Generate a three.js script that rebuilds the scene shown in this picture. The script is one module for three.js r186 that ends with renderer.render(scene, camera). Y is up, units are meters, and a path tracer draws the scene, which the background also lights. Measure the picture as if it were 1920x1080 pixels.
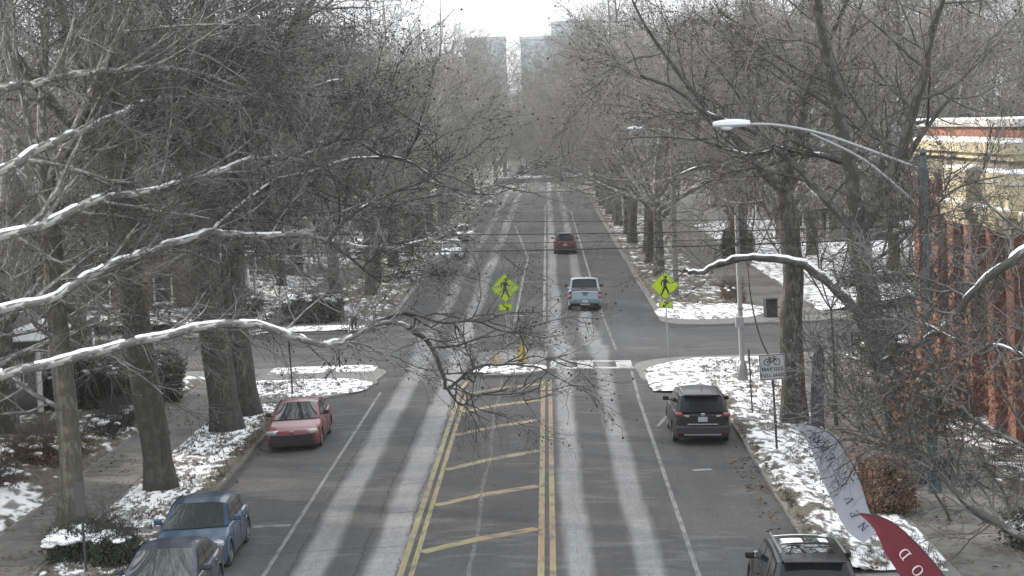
import * as THREE from 'three';
import { FontLoader } from 'three/addons/loaders/FontLoader.js';
import { TextGeometry } from 'three/addons/geometries/TextGeometry.js';
import { RoundedBoxGeometry } from 'three/addons/geometries/RoundedBoxGeometry.js';
import { MarchingCubes } from 'three/addons/objects/MarchingCubes.js';
import { mergeGeometries, mergeVertices } from 'three/addons/utils/BufferGeometryUtils.js';

// ------------------------------------------------------------------ camera
const scene = new THREE.Scene();
const FOCAL = 3600, CAM_H = 10.3, YAW = THREE.MathUtils.degToRad(-1.19978), PITCH = THREE.MathUtils.degToRad(-4.80028), ROLL = THREE.MathUtils.degToRad(2.2);
const camera = new THREE.PerspectiveCamera(2 * Math.atan(540 / FOCAL) * 180 / Math.PI, 16 / 9, 0.5, 4000);
const V = (x, y, z) => new THREE.Vector3(x, y, z);
const fwd = V(Math.sin(YAW) * Math.cos(PITCH), Math.sin(PITCH), -Math.cos(YAW) * Math.cos(PITCH));
const rgt0 = V(Math.cos(YAW), 0, Math.sin(YAW)), up0 = rgt0.clone().cross(fwd);
const rgt = rgt0.clone().multiplyScalar(Math.cos(ROLL)).addScaledVector(up0, -Math.sin(ROLL));
const upv = up0.clone().multiplyScalar(Math.cos(ROLL)).addScaledVector(rgt0, Math.sin(ROLL));
camera.position.set(0, CAM_H, 0);
camera.quaternion.setFromRotationMatrix(new THREE.Matrix4().makeBasis(rgt, upv, fwd.clone().negate()));
camera.updateMatrixWorld();

// ------------------------------------------------------------------ sky, sun, exposure
function makeSky() {
  const w = 256, h = 128, d = new Float32Array(w * h * 4);
  for (let j = 0; j < h; j++) for (let i = 0; i < w; i++) {
    const el = ((j + 0.5) / h - 0.5) * Math.PI, k = (j * w + i) * 4;
    const base = 0.84 + 0.10 * Math.max(0, Math.sin(el));
    d[k] = base * 0.955; d[k + 1] = base * 0.985; d[k + 2] = base * 1.03; d[k + 3] = 1;
  }
  const t = new THREE.DataTexture(d, w, h, THREE.RGBAFormat, THREE.FloatType);
  t.mapping = THREE.EquirectangularReflectionMapping; t.magFilter = THREE.LinearFilter; t.needsUpdate = true;
  return t;
}
const skyTex = makeSky();
scene.background = skyTex; scene.environment = skyTex;
const SUN_AZ = THREE.MathUtils.degToRad(60), SUN_EL = THREE.MathUtils.degToRad(22);   // low winter morning sun, ahead and to the left, behind thin cloud
const sun = new THREE.DirectionalLight(new THREE.Color(1.0, 0.90, 0.78), 3.2);
sun.position.set(-Math.sin(SUN_AZ) * Math.cos(SUN_EL) * 200, Math.sin(SUN_EL) * 200, -60 - Math.cos(SUN_AZ) * Math.cos(SUN_EL) * 200);
sun.target.position.set(0, 0, -60); sun.castShadow = true; sun.shadow.radius = 5;
sun.shadow.camera.left = -90; sun.shadow.camera.right = 90; sun.shadow.camera.top = 60; sun.shadow.camera.bottom = -60; sun.shadow.camera.far = 600; sun.shadow.mapSize.set(2048, 2048);
scene.add(sun, sun.target);
scene.fog = new THREE.FogExp2(0xf2f4f6, 0.0002);
const renderer = new THREE.WebGLRenderer({ antialias: true });
renderer.toneMapping = THREE.LinearToneMapping; renderer.toneMappingExposure = 2.4;
renderer.shadowMap.enabled = true;

// ------------------------------------------------------------------ small tools
function rngOf(s) { let a = s >>> 0; return () => { a = (a + 0x6d2b79f5) | 0; let t = Math.imul(a ^ (a >>> 15), 1 | a); t = (t + Math.imul(t ^ (t >>> 7), 61 | t)) ^ t; return ((t ^ (t >>> 14)) >>> 0) / 4294967296; }; }
const hash2 = (x, y) => { let h = Math.imul(x | 0, 374761393) ^ Math.imul(y | 0, 668265263); h = Math.imul(h ^ (h >>> 13), 1274126177); return ((h ^ (h >>> 16)) >>> 0) / 4294967296; };
function vnoise(x, y) { const ix = Math.floor(x), iy = Math.floor(y), fx = x - ix, fy = y - iy, u = fx * fx * (3 - 2 * fx), v = fy * fy * (3 - 2 * fy); return (hash2(ix, iy) * (1 - u) + hash2(ix + 1, iy) * u) * (1 - v) + (hash2(ix, iy + 1) * (1 - u) + hash2(ix + 1, iy + 1) * u) * v; }
function fbm(x, y, o = 4) { let s = 0, a = 0.5, t = 0; for (let i = 0; i < o; i++) { s += a * vnoise(x, y); t += a; a *= 0.5; x = x * 2.03 + 17.1; y = y * 2.03 + 9.7; } return s / t; }
const clamp = (v, a, b) => Math.min(b, Math.max(a, v)), lerp = (a, b, t) => a + (b - a) * t, sstep = (a, b, v) => { const t = clamp((v - a) / (b - a), 0, 1); return t * t * (3 - 2 * t); };
function pw(list, t) { if (t <= list[0][0]) return list[0][1]; for (let i = 1; i < list.length; i++) if (t <= list[i][0]) { const [a, x] = list[i - 1], [b, y] = list[i]; return lerp(x, y, (t - a) / (b - a)); } return list[list.length - 1][1]; }

// road surface: straight crown, gutters at either side
const XC = -2.1, CROWN = 0.03, HALF = 8.1, GUT = -CROWN * HALF, SIDE = GUT + 0.135, KL = XC - HALF, KR = XC + HALF;   // KL -10.2, KR 6.0
const gy = (x) => -CROWN * Math.min(Math.abs(x - XC), HALF);
function ray(px, py) { return rgt.clone().multiplyScalar((px - 960) / FOCAL).addScaledVector(upv, -(py - 540) / FOCAL).add(fwd); }
function G(px, py, y) { const d = ray(px, py); let h = y ?? 0, p; for (let i = 0; i < 30; i++) { p = d.clone().multiplyScalar((h - CAM_H) / d.y); if (y === undefined) h = gy(p.x); } p.y = h; return p; }   // a photo pixel onto the road / a level
function PT(px, py, z) { const d = ray(px, py); return d.multiplyScalar(z / d.z).add(V(0, CAM_H, 0)); }                 // a photo pixel at a known distance down the street

const used = new Map();
function numbered(n) { const k = used.get(n) ?? -1; used.set(n, k + 1); return k < 0 ? n : n + '_' + String(k + 1).padStart(3, '0'); }
function shadows(o) { o.castShadow = true; o.receiveShadow = true; return o; }
function part(name, geo, mat, parent, label) { const m = shadows(new THREE.Mesh(geo, mat)); m.name = name; parent.add(m); if (label) m.userData.label = label; return m; }
function thing(name, label, category, pos = [0, 0, 0], turn = 0, group) { const o = new THREE.Group(); o.name = numbered(name); o.position.set(...pos); o.rotation.y = turn; o.userData = { label, category }; if (group) o.userData.group = group; scene.add(o); return o; }
function struct(name, geo, mat) { const m = shadows(new THREE.Mesh(geo, mat)); m.name = numbered(name); m.userData.kind = 'structure'; scene.add(m); return m; }
const lin = (r, g, b) => new THREE.Color().setRGB(r, g, b);
const std = (r, g, b, rough = 0.9, o = {}) => new THREE.MeshStandardMaterial({ color: lin(r, g, b), roughness: rough, ...o });
const phy = (r, g, b, rough, o = {}) => new THREE.MeshPhysicalMaterial({ color: lin(r, g, b), roughness: rough, ...o });
function dataTex(w, h, f, srgb = true, repeat = true) {
  const d = new Uint8Array(w * h * 4), enc = (v) => 255 * (srgb ? (v <= 0.0031308 ? 12.92 * v : 1.055 * Math.pow(v, 1 / 2.4) - 0.055) : v);
  for (let j = 0; j < h; j++) for (let i = 0; i < w; i++) { const c = f(i, j), k = (j * w + i) * 4; d[k] = clamp(enc(c[0]), 0, 255); d[k + 1] = clamp(enc(c[1]), 0, 255); d[k + 2] = clamp(enc(c[2]), 0, 255); d[k + 3] = 255; }
  const t = new THREE.DataTexture(d, w, h); if (srgb) t.colorSpace = THREE.SRGBColorSpace; t.magFilter = THREE.LinearFilter; t.minFilter = THREE.LinearMipmapLinearFilter; if (repeat) t.wrapS = t.wrapT = THREE.RepeatWrapping; t.needsUpdate = true; return t;
}
const greyMap = (w, h, f) => dataTex(w, h, (i, j) => { const v = f(i, j); return [v, v, v]; }, false);
// wraps noise so that a texture repeats without a seam
const tile = (f, i, j, w, h) => { const u = i / w, v = j / h, a = f(i, j), b = f(i - w, j), c = f(i, j - h), d = f(i - w, j - h); return (a * (1 - u) + b * u) * (1 - v) + (c * (1 - u) + d * u) * v; };

class MB {   // collects triangles
  constructor() { this.p = []; this.c = []; this.uv = []; this.i = []; }
  get n() { return this.p.length / 3; }
  v(x, y, z, c, u = 0, w = 0) { this.p.push(x, y, z); if (c) this.c.push(c[0], c[1], c[2]); this.uv.push(u, w); return this.n - 1; }
  tri(a, b, c) { this.i.push(a, b, c); }
  quad(a, b, c, d) { this.i.push(a, b, c, a, c, d); }
  geo(flat = false) {
    let g = new THREE.BufferGeometry(); g.setAttribute('position', new THREE.Float32BufferAttribute(this.p, 3)); g.setAttribute('uv', new THREE.Float32BufferAttribute(this.uv, 2));
    if (this.c.length) g.setAttribute('color', new THREE.Float32BufferAttribute(this.c, 3)); g.setIndex(this.i); if (flat) g = g.toNonIndexed(); g.computeVertexNormals(); return g;
  }
}
function frameOf(d) { const a = Math.abs(d.y) < 0.92 ? V(0, 1, 0) : V(1, 0, 0), s = d.clone().cross(a).normalize(); return [s, s.clone().cross(d).normalize()]; }
function tube(mb, pts, rad, sides, o = {}) {   // tapered tube along points; o.flare(angle, k) scales the radius
  let prev = null, start = mb.n, len = 0; const n = pts.length;
  for (let k = 0; k < n; k++) {
    const d = pts[Math.min(n - 1, k + 1)].clone().sub(pts[Math.max(0, k - 1)]).normalize();
    let s; if (prev) { s = prev.clone().addScaledVector(d, -prev.dot(d)).normalize(); } else s = frameOf(d)[0];
    prev = s; const t = d.clone().cross(s); if (k) len += pts[k].distanceTo(pts[k - 1]);
    for (let j = 0; j <= sides; j++) { const a = j / sides * Math.PI * 2, r = rad[k] * (o.flare ? o.flare(a, k) : 1), ca = Math.cos(a) * r, sa = Math.sin(a) * r; mb.v(pts[k].x + s.x * ca + t.x * sa, pts[k].y + s.y * ca + t.y * sa, pts[k].z + s.z * ca + t.z * sa, o.c, j / sides * Math.max(0.5, Math.round(rad[0] * 6)) , len / 1.2); }
  }
  const w = sides + 1;
  for (let k = 0; k < n - 1; k++) for (let j = 0; j < sides; j++) { const a = start + k * w + j; mb.quad(a, a + 1, a + w + 1, a + w); }
  if (o.cap !== false) { for (const [k, f] of [[0, -1], [n - 1, 1]]) { const c = mb.v(pts[k].x, pts[k].y, pts[k].z, o.c, 0.5, 0.5); for (let j = 0; j < sides; j++) { const a = start + k * w + j; if (f > 0) mb.tri(a, a + 1, c); else mb.tri(a + 1, a, c); } } }
}
function tubeGeo(pts, rad, sides = 8, o) { const m = new MB(); tube(m, pts, Array.isArray(rad) ? rad : pts.map(() => rad), sides, o); return m.geo(); }
const box = (w, h, d, x = 0, y = 0, z = 0, r = 0) => { const g = r ? new RoundedBoxGeometry(w, h, d, 2, r) : new THREE.BoxGeometry(w, h, d); g.translate(x, y, z); return g; };
const cyl = (r0, r1, h, n = 12, x = 0, y = 0, z = 0) => { const g = new THREE.CylinderGeometry(r0, r1, h, n); g.translate(x, y + h / 2, z); return g; };
const merge = (list) => mergeGeometries(list.map((g) => { const h = g.index ? g.toNonIndexed() : g; for (const k of Object.keys(h.attributes)) if (!['position', 'normal', 'uv'].includes(k)) h.deleteAttribute(k); return h; }));
function smooth(P, k = 3) { const c = new THREE.CatmullRomCurve3(P, false, 'centripetal'); return c.getPoints((P.length - 1) * k); }

// ------------------------------------------------------------------ materials
const barkTex = (seed, base, pale, amount) => dataTex(256, 256, (i, j) => {
  const a = tile((x, y) => fbm(x / 14 + seed, y / 46 + seed, 4), i, j, 256, 256), b = tile((x, y) => fbm(x / 34 + seed * 3, y / 40, 3), i, j, 256, 256), f = hash2(i + seed * 77, j);
  const k = sstep(0.52, 0.6, b) * amount, t = 0.55 + 0.9 * a + 0.16 * (f - 0.5); return base.map((c, q) => lerp(c, pale[q], k) * t);
});
const barkBump = greyMap(256, 256, (i, j) => tile((x, y) => fbm(x / 9, y / 34, 4), i, j, 256, 256));
const M = {
  barkDark: new THREE.MeshStandardMaterial({ map: barkTex(3, [0.050, 0.047, 0.043], [0.085, 0.082, 0.073], 0.6), bumpMap: barkBump, bumpScale: 0.02, roughness: 0.95 }),
  barkPale: new THREE.MeshStandardMaterial({ map: barkTex(9, [0.14, 0.137, 0.129], [0.37, 0.37, 0.35], 1.0), bumpMap: barkBump, bumpScale: 0.012, roughness: 0.92 }),
  barkMottle: new THREE.MeshStandardMaterial({ map: barkTex(15, [0.052, 0.05, 0.046], [0.125, 0.124, 0.115], 0.75), bumpMap: barkBump, bumpScale: 0.02, roughness: 0.95 }),
  barkOlive: new THREE.MeshStandardMaterial({ map: barkTex(5, [0.085, 0.082, 0.062], [0.16, 0.155, 0.12], 0.7), bumpMap: barkBump, bumpScale: 0.015, roughness: 0.95 }),
  barkGrey: new THREE.MeshStandardMaterial({ map: barkTex(7, [0.075, 0.073, 0.068], [0.20, 0.20, 0.185], 0.8), bumpMap: barkBump, bumpScale: 0.015, roughness: 0.95 }),
  twig: std(0.175, 0.17, 0.161, 0.95), twigDark: std(0.055, 0.052, 0.048, 0.95), twigPale: std(0.22, 0.215, 0.205, 0.95),
  leafBrown: new THREE.MeshPhysicalMaterial({ color: lin(0.20, 0.10, 0.06), roughness: 0.9, side: THREE.DoubleSide, transmission: 0.3, thickness: 0 }),
  snow: std(0.88, 0.90, 0.93, 0.85),
  ground: std(0.30, 0.30, 0.29, 0.95),
  kerb: null, slab: null, asphaltSide: null, chrome: std(0.6, 0.6, 0.6, 0.25, { metalness: 1 }),
  black: std(0.012, 0.012, 0.013, 0.5), plastic: std(0.022, 0.022, 0.024, 0.6), tyre: std(0.02, 0.02, 0.02, 0.9), rim: std(0.35, 0.36, 0.37, 0.35, { metalness: 0.9 }),
  glass: phy(0.012, 0.013, 0.016, 0.05, { specularIntensity: 0.45 }), glassFront: phy(0.03, 0.037, 0.035, 0.05, { clearcoat: 0.8, clearcoatRoughness: 0.02, side: THREE.DoubleSide }),
  redLens: phy(0.20, 0.010, 0.014, 0.15, { clearcoat: 1 }), clearLens: phy(0.33, 0.34, 0.34, 0.12, { clearcoat: 1 }), amber: phy(0.5, 0.2, 0.03, 0.2),
  white: std(0.78, 0.78, 0.76, 0.5), steel: std(0.22, 0.23, 0.24, 0.5, { metalness: 0.6 }), galv: std(0.30, 0.31, 0.32, 0.55, { metalness: 0.4 }), postGreen: std(0.06, 0.088, 0.098, 0.55, { metalness: 0.2 }), postDark: std(0.03, 0.032, 0.032, 0.6),
  sign: std(0.38, 0.52, 0.016, 0.6), signBlack: std(0.01, 0.01, 0.01, 0.6), signWhite: std(0.36, 0.365, 0.37, 0.6), signBack: std(0.06, 0.06, 0.063, 0.8),
  yellowPost: std(0.55, 0.38, 0.04, 0.6),
};
M.kerb = new THREE.MeshStandardMaterial({ map: dataTex(256, 256, (i, j) => { const a = tile((x, y) => fbm(x / 20, y / 20, 4), i, j, 256, 256), f = hash2(i, j); const t = 0.12 + 0.11 * a + 0.03 * (f - 0.5); return [t, t * 0.985, t * 0.94]; }), roughness: 0.95 });
M.slab = [0, 1, 2, 3].map((s) => new THREE.MeshStandardMaterial({ map: dataTex(128, 128, (i, j) => { const a = fbm(i / 22 + s * 31, j / 22 + 7 * s, 5), f = hash2(i + s * 999, j), st = sstep(0.62, 0.72, fbm(i / 30 + 50 * s, j / 30, 3)); const t = (0.115 + 0.010 * s + 0.09 * (a - 0.5) + 0.03 * (f - 0.5)) * (1 - 0.25 * st); return [t, t * 0.97, t * 0.9]; }), roughness: 0.95 }));

// ------------------------------------------------------------------ the road, with its damp asphalt and pale salt-dried wheel tracks
const tracks = [[0.35, 0.36, 1], [2.0, 0.36, 0.85], [-4.32, 0.46, 1], [-6.08, 0.42, 0.85]];     // centre, half width, strength
function roadColour(x, z) {
  const zz = -z, n = fbm(x * 2.2, zz * 0.35, 4), fine = 0.5 * hash2(Math.floor(x * 60), Math.floor(zz * 14)) + 0.5 * hash2(Math.floor(x * 26), Math.floor(zz * 5.5)), n2 = fbm(x * 0.6 + 40, zz * 0.09, 3);
  let t = 0.047 + 0.024 * (n - 0.5) + 0.024 * (n2 - 0.5); if (x > 3.1 || x < -7.1) t += 0.005;
  if (x > -3.7 && x < -0.5) t *= 0.93;
  const inX = sstep(84, 88, zz) * (1 - sstep(96, 101, zz));
  const wob = (fbm(3, zz * 0.11, 2) - 0.5) * 0.22;
  let w = 0; const edge = (fbm(x * 9, zz * 0.8, 3) - 0.5) * 0.34 + (fine - 0.5) * 0.12;
  const shift = zz > 90 ? -0.25 : 0;
  for (const [c, hw, s] of tracks) { const d = Math.abs(x - c - wob - shift) / (hw * (1 + 0.5 * inX)); w = Math.max(w, s * (1 - sstep(0.45, 1.25, d + edge))); }
  t += w * (0.145 + 0.05 * (n - 0.5) + 0.02 * (n2 - 0.5)) * (x < -3 ? 1.05 : 1);
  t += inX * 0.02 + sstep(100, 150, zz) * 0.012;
  // residue blotches and streaks across the parking lanes and hatched median
  const st = fbm(x * 0.9 + 11, zz * 3.1, 3); t += 0.026 * sstep(0.56, 0.72, st) * sstep(0.42, 0.6, fbm(x * 0.5, zz * 0.3 + 60, 2)); t *= 0.9 + 0.22 * fbm(x * 1.1 + 70, zz * 6.5, 3);
  // lateral joints under the left lane and dark crack lines
  if (x < -3.4) { const f = (zz + 0.25 * (fbm(x * 1.2, zz * 0.1, 2) - 0.5)) % 4.3; if (f < 0.13) t *= 0.72; }
  for (const [cx, sd] of [[-4.92, 5], [-6.62, 25], [-3.95, 45]]) { const crack = Math.abs(x - cx + 0.16 * (fbm(sd, zz * 0.35, 2) - 0.5) + 0.14 * (fbm(sd + 9, zz * 3.1, 3) - 0.5)); if (crack < 0.016 + 0.02 * fine && fbm(sd + 3, zz * 0.6, 2) > 0.40) t *= 0.5; }
  const seam = x + 2.18 + 0.30 * (fbm(8, zz * 0.2, 3) - 0.5) + 0.004 * (zz - 60); if (Math.abs(seam) < 0.035 + 0.03 * fine) t = t * 0.6 + 0.075 * (fine > 0.35 ? 1 : 0.2);
  const edgeDirt = sstep(5.0, 5.9, x) + sstep(9.1 - 0.6, 10.1, -x); t = lerp(t, 0.055 + 0.05 * (fbm(x * 5, zz * 1.4, 3) - 0.3), 0.55 * clamp(edgeDirt, 0, 1) * sstep(0.42, 0.55, fbm(x * 3, zz * 0.8 + 9, 3)));
  t *= 0.76 + 0.48 * fine;
  return [t, t * 1.0, t * 0.995];
}
function sheet(xs, zs, yOf, uvOf) { const m = new MB(); for (const z of zs) for (const x of xs) { const [u, v] = uvOf(x, z); m.v(x, yOf(x, z), z, null, u, v); } const w = xs.length; for (let j = 0; j < zs.length - 1; j++) for (let i = 0; i < w - 1; i++) { const a = j * w + i; m.quad(a, a + 1, a + w + 1, a + w); } return m.geo(); }
const span = (a, b, n) => Array.from({ length: n + 1 }, (_, i) => lerp(a, b, i / n));
const roughBump = greyMap(512, 512, (i, j) => hash2(i, j) * 0.6 + 0.4 * tile((x, y) => fbm(x / 5, y / 5, 2), i, j, 512, 512));
function roadMat(z0, z1, w, h) { return new THREE.MeshStandardMaterial({ map: dataTex(w, h, (i, j) => roadColour(lerp(KL, KR, (i + 0.5) / w), lerp(z0, z1, (j + 0.5) / h)), true, false), roughness: 0.9 }); }
const uvRoad = (z0, z1) => (x, z) => [(x - KL) / (KR - KL), (z - z0) / (z1 - z0)];
const flipSheet = (g) => g;
const road = struct('road', sheet([KL, XC, KR], [-38, -128], (x) => gy(x), uvRoad(-38, -128)), roadMat(-38, -128, 1400, 2000));
const roadFar = struct('road', sheet([KL, XC, KR], [-128, -352], (x) => gy(x), uvRoad(-128, -352)), roadMat(-128, -352, 700, 1400));
const roadNear = struct('road', sheet([KL, XC, KR], [30, -38], (x) => gy(x), uvRoad(30, -38)), roadMat(30, -38, 300, 300));
for (const o of [road, roadFar, roadNear]) { o.geometry.index.array.reverse(); o.geometry.computeVertexNormals(); }
const sideTex = dataTex(512, 512, (i, j) => { const n = tile((x, y) => fbm(x / 50, y / 30, 5), i, j, 512, 512), s = tile((x, y) => fbm(x / 130, y / 9, 3), i, j, 512, 512), f = hash2(i, j); let t = 0.060 + 0.045 * (n - 0.5) + 0.035 * sstep(0.52, 0.7, s) + 0.02 * (f - 0.5); return [t, t, t * 0.995]; });
M.asphaltSide = new THREE.MeshStandardMaterial({ map: sideTex, roughness: 0.88 });
function flat(name, x0, x1, z0, z1, y, mat, s = 10) { const g = sheet([x0, x1], [z0, z1], () => y, (x, z) => [x / s, z / s]); g.index.array.reverse(); g.computeVertexNormals(); return struct(name, g, mat); }
const SZ0 = -84.6, SZ1 = -97.6;   // the crossing street lies between these
flat('side_street', -90, KL, SZ0, SZ1 - 3, GUT, M.asphaltSide); flat('side_street', KR, 90, SZ0, SZ1, GUT, M.asphaltSide);
{ const g = new THREE.PlaneGeometry(3600, 3600); g.rotateX(-Math.PI / 2); g.translate(0, -0.55, -1200); struct('ground', g, M.ground); }

// ------------------------------------------------------------------ painted markings: thin sheets 4 mm above the crown, children of the road
const worn = (base, under, s) => new THREE.MeshStandardMaterial({ vertexColors: true, roughness: 0.7 });
const paintMat = worn();
const PAINT = { yellow: [0.22, 0.195, 0.090], orange: [0.225, 0.155, 0.088], white: [0.25, 0.25, 0.247], bar: [0.42, 0.42, 0.415], faint: [0.165, 0.165, 0.16] };
function strip(parent, name, pts, wide, kind, wear = 0.4, step = 0.35) {   // pts: [[x,z],...] in plan; width across x for long lines, across z for cross lines
  const m = new MB(), col = PAINT[kind], warm = PAINT.orange; let last = -1; const cols = 4;
  for (let s = 0; s < pts.length - 1; s++) {
    const [x0, z0] = pts[s], [x1, z1] = pts[s + 1], L = Math.hypot(x1 - x0, z1 - z0), n = Math.max(2, Math.ceil(L / step)), ax = -(z1 - z0) / L, az = (x1 - x0) / L;
    for (let k = s ? 1 : 0; k <= n; k++) {
      const row = m.n; for (let c = 0; c <= cols; c++) {
        const o = (c / cols - 0.5) * wide, x = lerp(x0, x1, k / n) + ax * o, z = lerp(z0, z1, k / n) + az * o;
        const w = sstep(0.56, 0.72, fbm(x * 5 + 3, z * 2.6, 4) + (wear - 0.4) * 0.22), rc = roadColour(x, z);
        const cc = kind === 'yellow' ? col.map((v, q) => lerp(v, warm[q], sstep(0.5, 0.62, fbm(x * 0.7, z * 0.35 + 77, 2)))) : col;
        const g = 0.86 + 0.28 * hash2(Math.floor(x * 40), Math.floor(z * 9));
        m.v(x, gy(x) + 0.005, z, cc.map((v, q) => lerp(v, rc[q] * 1.15, w * 0.8) * g));
      }
      if (last >= 0) for (let c = 0; c < cols; c++) m.quad(last + c, last + c + 1, row + c + 1, row + c); last = row;
    }
  }
  const g = m.geo(); if (g.attributes.normal.getY(0) < 0) { g.index.array.reverse(); g.computeVertexNormals(); } return part(name, g, paintMat, parent);
}
strip(road, 'yellow_line', [[-0.50, -39], [-0.50, -77.8]], 0.16, 'yellow'); strip(road, 'yellow_line', [[-0.22, -39], [-0.22, -77.8]], 0.15, 'yellow');
strip(road, 'yellow_line', [[-3.80, -39], [-3.78, -76], [-3.6, -78.2]], 0.15, 'yellow'); strip(road, 'yellow_line', [[-3.54, -39], [-3.52, -75.5]], 0.13, 'yellow', 0.6);
for (const [zr, zl] of [[-48.81, -46.45], [-54.69, -52.3], [-60.71, -57.8], [-67.18, -64.4], [-72.1, -69.7], [-42.8, -40.4], [-76.6, -74.4]]) strip(road, 'hatch_stripe', [[-3.46, zl], [-0.6, zr]], 0.42, 'yellow', 0.45, 0.25);
strip(road, 'edge_line', [[3.13, -39], [3.13, -72], [3.22, -80.5]], 0.12, 'faint', 0.62);
strip(road, 'edge_line', [[-7.15, -39], [-7.10, -62], [-7.05, -76.5]], 0.11, 'faint', 0.62);
for (const [x0, x1, z0, z1] of [[-0.15, 3.35, -84.2, -83.75], [-0.25, 3.45, -81.9, -81.4], [0.98, 1.66, -83.7, -81.95], [2.66, 3.34, -83.7, -81.95], [-0.2, 0.06, -83.7, -81.95]]) strip(road, 'crosswalk_bar', [[x0, (z0 + z1) / 2], [x1, (z0 + z1) / 2]], Math.abs(z1 - z0), 'bar', 0.25, 0.2);
for (const [x0, x1, z] of [[-7.0, -3.9, -80.6], [-7.0, -3.9, -83.8]]) strip(road, 'crosswalk_bar', [[x0, z], [x1, z]], 0.3, 'faint', 1.0, 0.25);
strip(road, 'edge_line', [[2.85, -88], [2.70, -104]], 0.12, 'faint', 0.9); strip(road, 'edge_line', [[2.70, -104], [2.64, -127.9]], 0.13, 'white', 0.5); strip(roadFar, 'edge_line', [[2.64, -128.1], [2.62, -230]], 0.14, 'white', 0.5);
strip(road, 'centre_line', [[-0.48, -101], [-0.48, -127.9]], 0.16, 'white', 0.55); strip(roadFar, 'centre_line', [[-0.48, -128.1], [-0.48, -250]], 0.16, 'white', 0.55); strip(road, 'centre_line', [[-0.22, -104], [-0.22, -127.9]], 0.1, 'faint', 0.6);
strip(road, 'turn_lane_line', [[-2.05, -100.5], [-1.95, -127.9]], 0.13, 'white', 0.7); strip(roadFar, 'turn_lane_line', [[-1.95, -128.1], [-1.8, -150]], 0.14, 'white', 0.4); strip(roadFar, 'turn_lane_line', [[-1.8, -150], [-3.6, -200]], 0.14, 'white', 0.7);
for (const [a, b] of [[[958, 592], [1000, 592]], [[972, 529], [1003, 528]], [[990, 474], [1010, 473]]]) { const p = G(...a), q = G(...b); strip(p.z < -128 ? roadFar : road, 'lane_dash', [[p.x, p.z], [q.x, q.z]], 0.4, 'white', 0.5, 0.3); }
{ const pts = [[475, 988], [545, 985], [530, 995]].map((q) => { const p = G(...q); return [p.x, p.z]; }); strip(road, 'parking_mark', [pts[0], pts[1]], 0.3, 'faint', 0.5, 0.2); const a = G(1232, 800), b = G(1262, 768); strip(road, 'parking_mark', [[a.x, a.z], [b.x, b.z]], 0.12, 'faint', 0.6, 0.2); const c = G(1298, 882), d = G(1334, 880); strip(road, 'parking_mark', [[c.x, c.z], [d.x, d.z]], 0.25, 'white', 0.5, 0.2); }

// ------------------------------------------------------------------ kerbed blocks
function block(poly) {   // extruded plan polygon, kerb and paving level
  const s = new THREE.Shape(poly.map(([x, z]) => new THREE.Vector2(x, -z))); const g = new THREE.ExtrudeGeometry(s, { depth: 0.5, bevelEnabled: true, bevelThickness: 0.03, bevelSize: 0.03, bevelOffset: -0.03, bevelSegments: 2 });
  g.rotateX(-Math.PI / 2); g.translate(0, SIDE - 0.5 - 0.03, 0); const u = g.attributes.uv; for (let i = 0; i < u.count; i++) u.setXY(i, u.getX(i) / 2.5, u.getY(i) / 2.5); return g;
}
const arc = (cx, cz, r, a0, a1, n = 7) => Array.from({ length: n + 1 }, (_, i) => { const a = lerp(a0, a1, i / n) * Math.PI / 180; return [cx + Math.cos(a) * r, cz + Math.sin(a) * r]; });
const paveL = struct('pavement', block([[KL, 30], [KL, -73], [-9.6, -75], [-8.0, -76.8], ...arc(-9.4, -79.4, 2, 0, -20, 2), ...arc(-10.2, -82.6, 2.9, 0, -90), [-90, SZ0 - 1.0], [-90, 30]]), M.kerb);
const paveR = struct('pavement', block([[KR, 30], [90, 30], [90, SZ0], ...arc(5.9, -81.9, 2.5, -90, -180).reverse().slice().reverse(), [3.5, -78], [4.2, -74.5], [KR, -71.5]].filter(Boolean)), M.kerb);
const paveFL = struct('pavement', block([...arc(-11.5, -103, 2.5, 0, 90).slice(), [-90, SZ1 - 2.9], [-90, -352], [-9.0, -352]].map((p) => p)), M.kerb);
const paveFR = struct('pavement', block([[5.6, -352], [90, -352], [90, SZ1 + 0.02], ...arc(8.4, -100.4, 2.8, 90, 180)]), M.kerb);

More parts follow.
